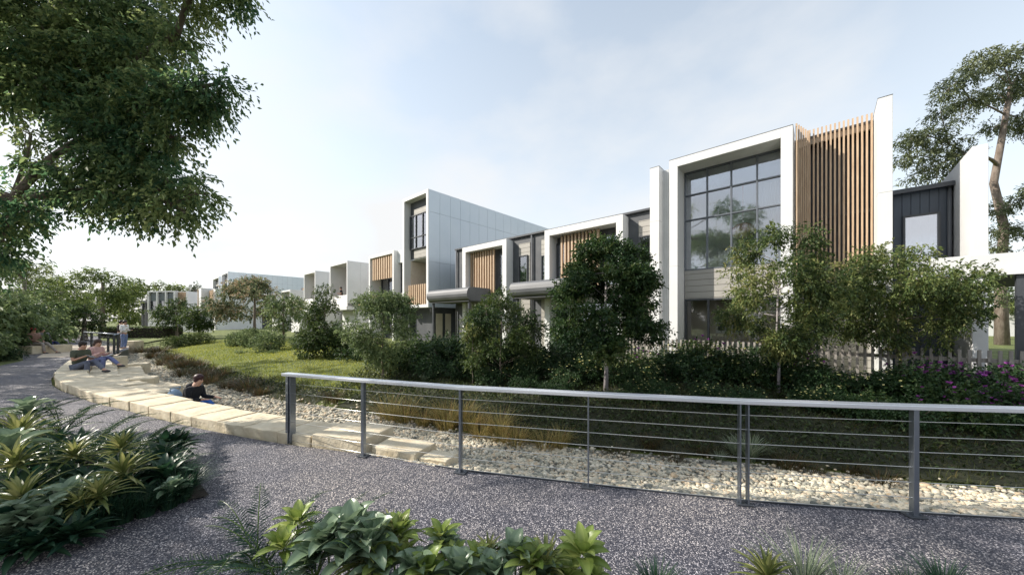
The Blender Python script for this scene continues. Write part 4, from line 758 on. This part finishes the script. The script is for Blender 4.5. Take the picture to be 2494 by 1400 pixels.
for i, (px, Y, yt, h2) in enumerate(((2425, 26, 690, 38), (2490, 30, 700, 40))): gtree(px, Y, yt, h2, 790, 'l_olive', 2500, .17, ['small green tree seen under the carport beside the gum trunk', 'small tree at the right photo edge under the carport'][i], nb=9, r=.6, seed=50+i, tr=.08, tw=.3, name='background_tree')
wl_ = MB().box(-6, 14, 0, .15, 0, 2.4).build('boundary_wall', M['white']); wl_.location = (38, 34, .2); wl_.rotation_euler = (0, 0, R(-30)); tag(wl_, 'pale boundary wall glimpsed under the carport at the right', 'wall')

# ------------------------------------------------------------ shrubs
def bush_mesh(r, n, L, W, leaf, seed, hfac=.8, tw=.12, droop=.1, flowers=None, nf=0):
    g = np.random.default_rng(seed); shl = .35; C = [(g.normal(0, .38)*r, g.normal(0, .38)*r, r*hfac*g.uniform(.35, .85)) for _ in range(9)]; Rr = [g.uniform(.38, .6)*r for _ in C]
    if leaf in ('l_sage', 'l_green') and hfac > 1.05 and L < .1: C = [(g.normal(0, .24)*r, g.normal(0, .24)*r, r*g.uniform(.25, .6)) for _ in range(9)]; Rr = [(q_, q_, q_*.95) for q_ in g.uniform(.5, .68, 9)*r]; tw = .05; shl = .82
    V_, F_, q = sprigs(C, Rr, n, L, W, g.normal(0, .14, 9), 8, droop, tw, shl); me = raw_mesh('foliage', V_, F_, M[leaf], q); fm = None
    if flowers:
        C = np.array(C); k = g.integers(0, 9, nf); d = unit(g.normal(size=(nf, 3))); d[:, 2] = abs(d[:, 2]); c0 = C[k]+d*np.array(Rr)[k].reshape(nf, -1)[:, :1]*1.08
        P = np.repeat(c0, 6, 0); a = np.tile(np.arange(6)*PI/3, nf); D = np.c_[np.cos(a), np.sin(a), np.full(len(a), .45)]; D = D+np.repeat(d, 6, 0)*.6
        fv = leaves(P, D, .032 if flowers == 'f_yellow' else .045, .8, g.random(len(P))); fm = raw_mesh('flowers', *fv[:2], M[flowers], fv[2])
    st_ = MB()
    for i in range(6): st_.tube([(0, 0, -.1), (C[i][0]*.5, C[i][1]*.5, C[i][2]*.6), tuple(C[i])], [.02, .014, .006], 5)
    sm = bpy.data.meshes.new('stems'); sm.from_pydata(st_.v, [], st_.f); sm.materials.append(M['bark']); return me, fm, sm
KINDS = {k: bush_mesh(*a) for k, a in {
    'yellow1': (.62, 3600, .055, .5, 'l_shrub', 1, .95, .12, .1, 'f_yellow', 30), 'yellow2': (.66, 3600, .055, .5, 'l_shrub', 2, .9, .12, .1, 'f_yellow', 24),
    'purple': (.68, 3400, .055, .5, 'l_shrub', 3, 1.0, .14, .1, 'f_purple', 36), 'purple2': (.6, 3200, .06, .5, 'l_green', 4, 1.0, .14, .1, 'f_purple', 16),
    'plain': (.66, 3600, .06, .55, 'l_shrub', 5, .95, .13, .1), 'dark': (.7, 3000, .075, .5, 'l_maple', 6, .95, .15, .2),
    'sage': (.85, 9000, .055, .5, 'l_sage', 7, 1.15, .1, -.1), 'moss': (.85, 9000, .06, .5, 'l_green', 8, 1.1, .1, -.1), 'broad': (.9, 5200, .11, .5, 'l_sage', 9, 1.2, .2, .5), 'pale': (.6, 1800, .06, .5, 'l_sage', 10, .7, .14, -.2)}.items()}
def bush(kind, x, y, s, label, group=None, sz=1, name='shrub'):
    o = empty(name, (x, y, hz1(x, y)-.03), random.uniform(0, 6)); o.scale = (s, s, s*sz); tag(o, label, 'shrub', group); me, fm, sm = KINDS[kind]
    link('foliage', me, o); link('stems', sm, o)
    if fm: link('flowers', fm, o)
    return o
hy = []; hp = []; hd = []
def put(lst, kind, px, Y, s, sz=1, grp=None): x = (px-1247)/848*Y; lst.append(bush(kind, x, Y, s, 'x', grp, sz))
for px, Y, s in ((1270, 9.3, .8), (1370, 8.7, .85), (1440, 9.2, 1.1), (1545, 8.5, 1), (1620, 9.1, 1.3), (1690, 8.8, 1.3), (1780, 8.8, 1.3), (1860, 8.7, 1.35), (1985, 7.4, 1.05), (2075, 7.2, .9), (2160, 7.0, .95), (1330, 9.6, 1), (1600, 7.5, .75), (1730, 7.2, .75), (1810, 7.0, .7), (1970, 6.8, .7), (2030, 6.6, .7), (1540, 7.7, .7)):
    put(hy, random.choice(['yellow1', 'yellow2']), px, Y, s, .95, 'yellow flowering shrubs in the bed')
for px, Y, s in ((1700, 9.0, 1.3), (1930, 8.0, 1.15), (2300, 6.7, 1.05), (2370, 6.6, 1.1), (2440, 6.4, 1.15), (2500, 6.4, 1.15), (1560, 9.6, .9), (2420, 5.9, .9), (2500, 5.8, .9)):
    put(hp, 'purple' if px > 2280 else 'purple2', px, Y, s, 1, 'purple flowering shrubs by the fence')
for px, Y, s in ((1020, 11.6, 1.45), (1075, 11.4, 1.45), (1110, 12, 1.6), (1060, 10.3, .9), (1130, 10.0, .85), (1190, 11, 1.35), (1260, 11.2, 1.4), (1330, 10.6, 1.4), (1400, 10.4, 1.35), (1010, 13, 1.3), (880, 13.5, 1), (1200, 9.2, .7), (1480, 9.6, 1.1), (2230, 6.6, 1.0), (2240, 7.3, 1), (1800, 8.6, 1), (2120, 6.3, .7), (2330, 6.0, .8), (2200, 6.0, .7), (1350, 8.0, .6), (1280, 8.6, .6)):
    put(hd, random.choice(['plain', 'dark', 'plain']), px, Y, s, 1, 'dark green shrubs in the garden bed')
rank_labels(hy, 'dark green shrub dotted with pale yellow flowers behind the railing, {}')
rank_labels(hp, 'leafy shrub with purple flowers near the picket fence, {}')
rank_labels(hd, 'plain dark green shrub in the garden bed below the townhouses, {}')
for kind, px, py, s, lab, sz in (('moss', 428, 832, 1.0, 'dense mid green rounded bush at the left end of the lawn', .9), ('moss', 482, 830, 1.25, 'wide dark rounded bush next to the distant picket fence', .75), ('sage', 575, 838, .95, 'rounded grey green bush left of the pair on the lawn crest', 1), ('sage', 612, 840, 1.15, 'tallest domed grey green bush on the lawn crest', 1), ('sage', 660, 848, 1.2, 'rounded bright green bush nearest the conical tree', .9),
                             ('pale', 725, 838, 1.0, 'small pale feathery shrub left of the conical tree', .8), ('moss', 840, 862, 1.1, 'mid green bush between the conical tree and grey green tree', .9), ('pale', 590, 849, .55, 'low silvery plant at the foot of the domed bushes', .5), ('pale', 668, 853, .6, 'low silvery plant in front of the bright green bush', .5), ('sage', 395, 808, .9, 'pale green shrub before the white house garage', .9), ('sage', 740, 846, .7, 'light green shrub at the base of the conical tree', .8)):
    z0 = .3; x, y = gp(px, py, z0); bush(kind, x, y, s, lab, sz=sz)
for i, (px, py, s, kind, lab) in enumerate(((-50, 862, 1.9, 'broad', 'big leaved shrub filling the left edge beside the path'), (-75, 884, 1.4, 'broad', 'big leaved shrub nearest the viewer on the left edge'), (40, 838, 2.1, 'broad', 'tall broad leaved shrub directly behind the bench people'), (95, 832, 1.6, 'sage', 'grey green shrub right behind the red cap person'), (12, 878, .9, 'plain', 'low dark shrub at the path corner left of the stone bench'), (-30, 865, 2.6, 'broad', 'tall shrub cut off by the left photo edge'), (125, 816, 1.6, 'sage', 'pale green shrub on the far side of the path'), (160, 816, 1.5, 'pale', 'yellowish low shrub behind the tan bench'), (10, 838, 3.2, 'broad', 'tall dense dark shrub behind the left edge shrubs'))):
    x, y = gp(px, py); bush(kind, x, y, s, lab)
# clipped hedge near the white house
hgx, hgy = gp(345, 822, .1); hg = empty('hedge', (hgx, hgy, .1)); tag(hg, 'low clipped hedge before the detached white house', 'hedge')
n = 14000; P = np.c_[RNG.uniform(-3.2, 3.2, n), RNG.uniform(-1, 1, n), RNG.uniform(0, 1.05, n)]; B = leaves(P, RNG.normal(size=(n, 3)), .11, .55, RNG.random(n)); link('foliage', raw_mesh('foliage', B[0], B[1], M['l_green'], B[2]), hg)
MB().box(-3.1, 3.1, -.9, .9, 0, .95).build('inner_branches', M['soil'], hg)

# ------------------------------------------------------------ grass tufts
def tuft(n, L, spread, leaf, seed, wd=.006, arch=.7):
    g = np.random.default_rng(seed); a = g.uniform(0, 2*PI, n); ln = L*g.uniform(.6, 1.15, n); out = g.uniform(.15, 1, n)*arch; b = np.c_[np.cos(a), np.sin(a)]*(g.random(n)**.5*spread)[:, None]; S = 6; V_ = np.zeros((n, S*2, 3)); sd_ = np.c_[-np.sin(a), np.cos(a), np.zeros(n)]
    for i in range(S):
        t = i/(S-1); rad = out*ln*(t**1.6); z = ln*(t-.42*out*t**2.2); c = np.c_[b[:, 0]+np.cos(a)*rad, b[:, 1]+np.sin(a)*rad, z]; w_ = wd*(1-t)**.6+.0008; V_[:, 2*i] = c-sd_*w_; V_[:, 2*i+1] = c+sd_*w_
    k = np.arange(n)[:, None]*S*2; F_ = np.concatenate([k+[2*i, 2*i+1, 2*i+3, 2*i+2] for i in range(S-1)], 1).reshape(-1, 4); return raw_mesh('blades', V_.reshape(-1, 3), F_, M[leaf], np.repeat(np.clip(g.normal(.45, .25, n), 0, 1), S-1))
TK = {'gold': tuft(200, .6, .2, 'b_gold', 1, .005, 1.1), 'gold2': tuft(180, .5, .22, 'b_gold', 2, .005, arch=1.3), 'rust': tuft(230, .38, .26, 'b_rust', 3, .006, 1.1), 'rust2': tuft(210, .44, .3, 'b_rust', 4, .006, 1.3), 'sage': tuft(220, .5, .1, 'b_sage', 5, .009, .9)}
def put_tufts(items, kinds, fmt, grp):
    L_ = []
    for px, py, s in items:
        Y = 9.
        for _ in range(12): x = (px-1247)/848*Y; z = hz1(x, Y); Y = .5*Y+.5*(1.75-z)*848/(py-780)
        x = (px-1247)/848*Y; o = link('grass_tuft', TK[random.choice(kinds)]); o.location = (x, Y, hz1(x, Y)-.02); s *= random.uniform(.7, 1.2); x += random.uniform(-.15, .15); Y += random.uniform(-.1, .25); o.location = (x, Y, hz1(x, Y)-.02); o.scale = (s, s, s); o.rotation_euler = (0, 0, random.uniform(0, 6)); tag(o, 'x', 'grass tuft', grp); L_.append(o)
    rank_labels(L_, fmt)
put_tufts([(960, 1025, 1), (1000, 1030, 1.05), (1045, 1040, 1), (1095, 1048, 1), (1140, 1058, .95), (1180, 1062, .95), (1230, 1078, .9), (1275, 1088, .85), (1320, 1095, .85), (1120, 1035, .9), (1210, 1050, .9), (1265, 1062, .8), (1060, 1020, .9), (1370, 1100, .7)], ['gold', 'gold2'], 'golden grass tuft at the pebble edge behind the railing, {}', 'golden grass tufts on the creek bank')
put_tufts([(372, 872, 1.4), (395, 890, 1.3), (420, 900, 1.3), (450, 915, 1.2), (480, 925, 1.2), (515, 935, 1.1), (550, 945, 1.1), (590, 952, 1), (640, 962, .8), (800, 985, .8), (355, 858, 1.5), (410, 880, 1.2), (450, 895, 1.2), (500, 910, 1.1), (385, 862, 1.4), (430, 878, 1.3), (470, 900, 1.2), (530, 920, 1.1)], ['rust', 'rust2'], 'russet brown grass tuft at the foot of the lawn bank, {}', 'russet grass tufts along the creek')
put_tufts([(1500, 1108, .6), (1580, 1112, .6), (1640, 1118, .6), (1720, 1122, .55), (1980, 1150, .6), (2060, 1160, .6), (2140, 1170, .6), (1930, 1140, .6)], ['rust', 'rust2'], 'thin russet grass tuft on the shaded right bank, {}', 'russet grass tufts on the right bank')
put_tufts([(1770, 1125, .55), (1870, 1138, .75), (1830, 1130, .6), (1040, 935, .8), (1100, 925, .9), (1180, 920, .8), (1010, 900, .9), (1060, 900, 1)], ['sage'], 'pale silvery strap leaved tuft on the bank, {}', 'silvery tufts')

# ------------------------------------------------------------ foreground planting
def strap_leaves(n, L, wd, tilt, leaf, seed, curl=.5, rings=None, cup=.18, S=8, shape='lance'):
    """rosette of arching cupped leaves with a midrib"""
    g = np.random.default_rng(seed); V_ = []; F_ = []; q = []; k0 = 0
    for i in range(n):
        a = i*2.39996+g.normal(0, .15); fr = (i+.5)/n; ln = L*g.uniform(.75, 1.1)*(.65+.35*fr); el = R(tilt[1]+(tilt[0]-tilt[1])*fr)+g.normal(0, .08); w0 = wd*g.uniform(.85, 1.15); c = np.zeros(3); c[2] = .04+.08*(1-fr); th = el; tone = np.clip(g.normal(.5, .22), 0, 1)
        rad = np.array([math.cos(a), math.sin(a), 0]); sd_ = np.array([-math.sin(a), math.cos(a), 0]); c = c+rad*.015
        for s in range(S+1):
            t = s/S; prof = (math.sin(PI*min(1, t*.94+.06)**(.8 if shape == 'ovate' else .62))**.85)*(1 if shape == 'ovate' else 1) if s < S else 0.01; prof = max(prof, .12 if s == 0 else .01)
            dr = rad*math.cos(th)+np.array([0, 0, math.sin(th)]); nm = -rad*math.sin(th)+np.array([0, 0, math.cos(th)]); w_ = w0*prof
            for u_ in (-1, -.5, 0, .5, 1): V_.append(c+sd_*w_*u_+nm*(abs(u_)**1.3)*w_*cup*2+nm*g.normal(0, .001))
            c = c+dr*ln/S; th -= curl*(.25+t)*2.2/S
        for s in range(S):
            for u_ in range(4): b = k0+s*5+u_; F_.append((b, b+1, b+6, b+5)); q.append(tone+(.12 if u_ in (1, 2) else -.08))
        k0 += (S+1)*5
    return raw_mesh('leaves', np.array(V_), np.array(F_), M[leaf], np.array(q), smooth=True)
def frond_mesh(nf, L, seed, leaf='p_fern', tilt=(35, 70), lf=.1, ang=(0, 2*PI)):
    g = np.random.default_rng(seed); P = []; D = []; LL = []; st_ = MB()
    for i in range(nf):
        a = g.uniform(*ang) if ang[1]-ang[0] < 6 else 2*PI*i/nf+g.normal(0, .2); th = R(g.uniform(*tilt)); ln = L*g.uniform(.75, 1.1); c = np.array([0, 0, .05]); pts = []; rad = np.array([math.cos(a), math.sin(a), 0]); sd_ = np.array([-math.sin(a), math.cos(a), 0]); N_ = 34
        for s in range(N_):
            t = s/(N_-1); dr = rad*math.cos(th)+np.array([0, 0, math.sin(th)]); pts.append(tuple(c))
            if s > 4:
                w_ = lf*math.sin(PI*min(1, .12+t*.86))**.7
                for sg in (1, -1): P.append(c.copy()); D.append(sd_*sg+dr*.55+np.array([0, 0, .18])); LL.append(w_)
            c = c+dr*ln/N_; th -= 1.5/N_*(.4+t)
        st_.tube(pts[::3], [.006*(1-k/len(pts[::3]))+.0015 for k in range(len(pts[::3]))], 5)
    B_ = leaves(np.array(P), np.array(D), np.array(LL), .13, np.clip(g.normal(.45, .25, len(P)), 0, 1), .05)
    sm = bpy.data.meshes.new('stalks'); sm.from_pydata(st_.v, [], st_.f); sm.materials.append(M['p_leaf']); return raw_mesh('leaflets', B_[0], B_[1], M[leaf], B_[2]), sm
PK = {'yellow': [strap_leaves(40, .33, .017, (0, 80), 'p_yell', s, .6, cup=.25) for s in (1, 2)], 'blue': [strap_leaves(15, .34, .072, (18, 80), 'p_blue', s, .75, cup=.28, shape='ovate') for s in (3, 4)],
      'leafy': [strap_leaves(13, .30, .058, (12, 75), 'p_leaf', s, .65, cup=.15, shape='ovate') for s in (5, 6)], 'darkleaf': [strap_leaves(18, .32, .035, (5, 70), 'p_fern', s, .6, cup=.15) for s in (7, 8)]}
FK = [frond_mesh(9, .95, s) for s in (1, 2)]; FG = [tuft(170, .5, .06, 'b_sage', 21, .004, 1.0), tuft(260, .45, .1, 'p_fern', 22, .006, 1.0)]
def plant(kind, x, y, s, z=0, lab='x', grp=None, tilt=0):
    nm = {'yellow': 'rosette_plant', 'blue': 'hosta', 'leafy': 'leafy_plant', 'darkleaf': 'dark_leaf_plant'}[kind]
    o = link(nm, random.choice(PK[kind])); o.location = (x, y, z); o.scale = (s, s, s); o.rotation_euler = (tilt, random.uniform(-.1, .1), random.uniform(0, 6)); tag(o, lab, 'plant', grp); return o
ly, lb, ll, ld, lf_ = [], [], [], [], []
def at_px(px, py, z): Y = (1.75-z)*848/(py-780); return (px-1247)/848*Y, Y   # crown centre at height z
# left bed: rosettes (centres at about z=.35 on short stems)
def on_stem(lst, kind, px, py, s, z, grp):
    x, y = at_px(px, py, z); o = plant(kind, x, y, s, z, 'x', grp); stalk = MB().tube([(0, 0, -(z)/s), (0, 0, .05)], [.012, .008], 6); stalk.build('stem', M['p_leaf'], o, True); lst.append(o)
GY = 'yellow green rosettes in the left bed'; GB = 'blue green hostas'; GL = 'bright leafy plants'; GD = 'dark leaved plants in the left bed'
for px, py, s, z in ((45, 1085, 1.2, .45), (38, 1150, 1.0, .4), (55, 1250, 1.1, .2), (300, 1175, 1.0, .26), (295, 1110, .9, .36), (240, 1225, .85, .22), (180, 1125, .8, .35), (195, 1250, .7, .18)): on_stem(ly, 'yellow', px, py, s, z, GY)
for px, py, s, z in ((70, 1300, 1.0, .1), (110, 1300, .9, .1), (10, 1330, 1, .08), (165, 1240, .8, .18), (30, 1310, .85, .1), (130, 1265, .75, .12), (420, 1205, .55, .12), (20, 1120, 1.0, .45), (60, 1020, 1.0, .4)): on_stem(lb, 'blue', px, py, s, z, GB)
for k in range(70):
    u_, v_ = random.random(), random.random(); px = 10+440*u_; py = 1060+(235-150*u_)*v_+20; z = .16; x, y = at_px(px, py, z)
    ld.append(plant('darkleaf', x, y, random.uniform(.7, 1.15), z-.05, 'x', GD))
for i, (px, py, s, z) in enumerate(((60, 1100, 1.0, .12), (200, 1130, 1.0, .12), (290, 1150, .8, .12), (120, 1180, .9, .1), (370, 1170, .7, .08), (-60, 1120, 1.0, .1), (150, 1060, 1.0, .15), (330, 1120, .8, .12), (30, 1060, 1, .15))):
    x, y = at_px(px, py, z); o = empty('cycad', (x, y, z-.05), random.uniform(0, 6)); o.scale = (s, s, s); me, sm = FK[i % 2]; link('leaflets', me, o); link('stalks', sm, o); tag(o, 'x', 'fern', 'cycads in the left bed'); lf_.append(o)
for k in range(9): x, y = at_px(15+22*k, 1338-5.5*k, .12); ld.append(plant('darkleaf', x, y, random.uniform(.6, .9), .04, 'x', GD))
rank_labels(lf_, 'dark arching cycad fronds in the left bed, {}')
tf = []
for k, (px, py) in enumerate(((240, 1285), (300, 1265), (355, 1250), (410, 1232), (440, 1215), (390, 1190), (330, 1200), (270, 1215), (450, 1190), (180, 1300))):
    x, y = at_px(px, py, .02); o = link('grass_tuft', FG[1]); o.location = (x, y, 0); s = random.uniform(.6, .95); o.scale = (s, s, s); o.rotation_euler = (0, 0, k); tag(o, 'x', 'grass tuft', 'dark strap grass in the left bed'); tf.append(o)
rank_labels(tf, 'dark strappy grass tuft on the left bed border, {}')
# front bed: plants rising from below the frame
for px, py, s, z in ((800, 1345, .72, .34), (860, 1325, .8, .37), (905, 1350, .75, .35), (760, 1390, .62, .26), (1085, 1350, .5, .27), (1120, 1425, .7, .22), (1255, 1375, .62, .26), (1200, 1430, .7, .19), (1010, 1410, .6, .26), (850, 1385, .7, .3), (1320, 1425, .6, .18), (930, 1420, .65, .22)): on_stem(lb, 'blue', px, py, s, z, GB)
for px, py, s, z in ((725, 1290, .6, .4), (975, 1320, .62, .36), (1075, 1325, .55, .32), (1290, 1395, .7, .26), (1418, 1372, .75, .27), (920, 1395, .62, .27), (1040, 1420, .7, .25), (1380, 1425, .6, .17), (690, 1350, .6, .32), (1160, 1385, .55, .25), (1450, 1430, .5, .12), (980, 1370, .5, .3), (1110, 1380, .5, .25)): on_stem(ll, 'leafy', px, py, s, z, GL)
for px, py, s, z in ((880, 1390, .8, .25), (1330, 1410, .8, .2), (960, 1330, .7, .33), (1190, 1375, .6, .24)): on_stem(ll, 'yellow', px, py, s, z, GL)
for i, (px, py, s) in enumerate(((625, 1375, .8), (770, 1390, .7), (690, 1430, .8))):
    x, y = at_px(px, py, .2); o = empty('fern', (x, y, .12), i*2.1); o.scale = (s, s, s); me, sm = FK[i % 2]; link('leaflets', me, o); link('stalks', sm, o); tag(o, ['feathery dark fern at the left end of the front bed', 'feathery fern standing between two hostas in the front bed', 'low fern cut by the bottom edge left of centre'][i], 'fern')
rank_labels(ly, 'yellow green spiky rosette plant in the left bed, {}'); rank_labels(lb, 'blue green cupped hosta plant in the foreground beds, {}'); rank_labels(ll, 'bright green leafy plant in the front bed, {}'); ld.sort(key=lambda o: -o.location.y); third = len(ld)//3+1
for q_, nm_ in enumerate(('back', 'middle', 'front')): rank_labels(ld[q_*third:(q_+1)*third], 'dark green lance leaved plant, {} in the '+nm_+' rows of the left bed')
# grasses at bottom right
for i, (px, py, s, k, lab) in enumerate(((1960, 1430, .75, 0, 'pale feathery grass tuft rising at the bottom edge right of centre'), (2050, 1450, .6, 0, 'smaller pale feathery grass tuft right of the tall one'), (1600, 1440, .5, 1, 'dark strappy grass at the bottom edge before the railing'), (2300, 1440, .55, 1, 'dark wide grass tuft at the bottom right corner'), (2220, 1450, .45, 1, 'low dark grass left of the corner tuft'))):
    x, y = at_px(px, py, .05); o = link('grass_tuft', FG[k]); o.location = (x, y, 0); o.scale = (s, s, s); tag(o, lab, 'grass tuft')
x, y = at_px(1870, 1400, .1); o = plant('yellow', x, y, .8, .02, 'spiky green plant poking up at the bottom edge left of the feathery grass')
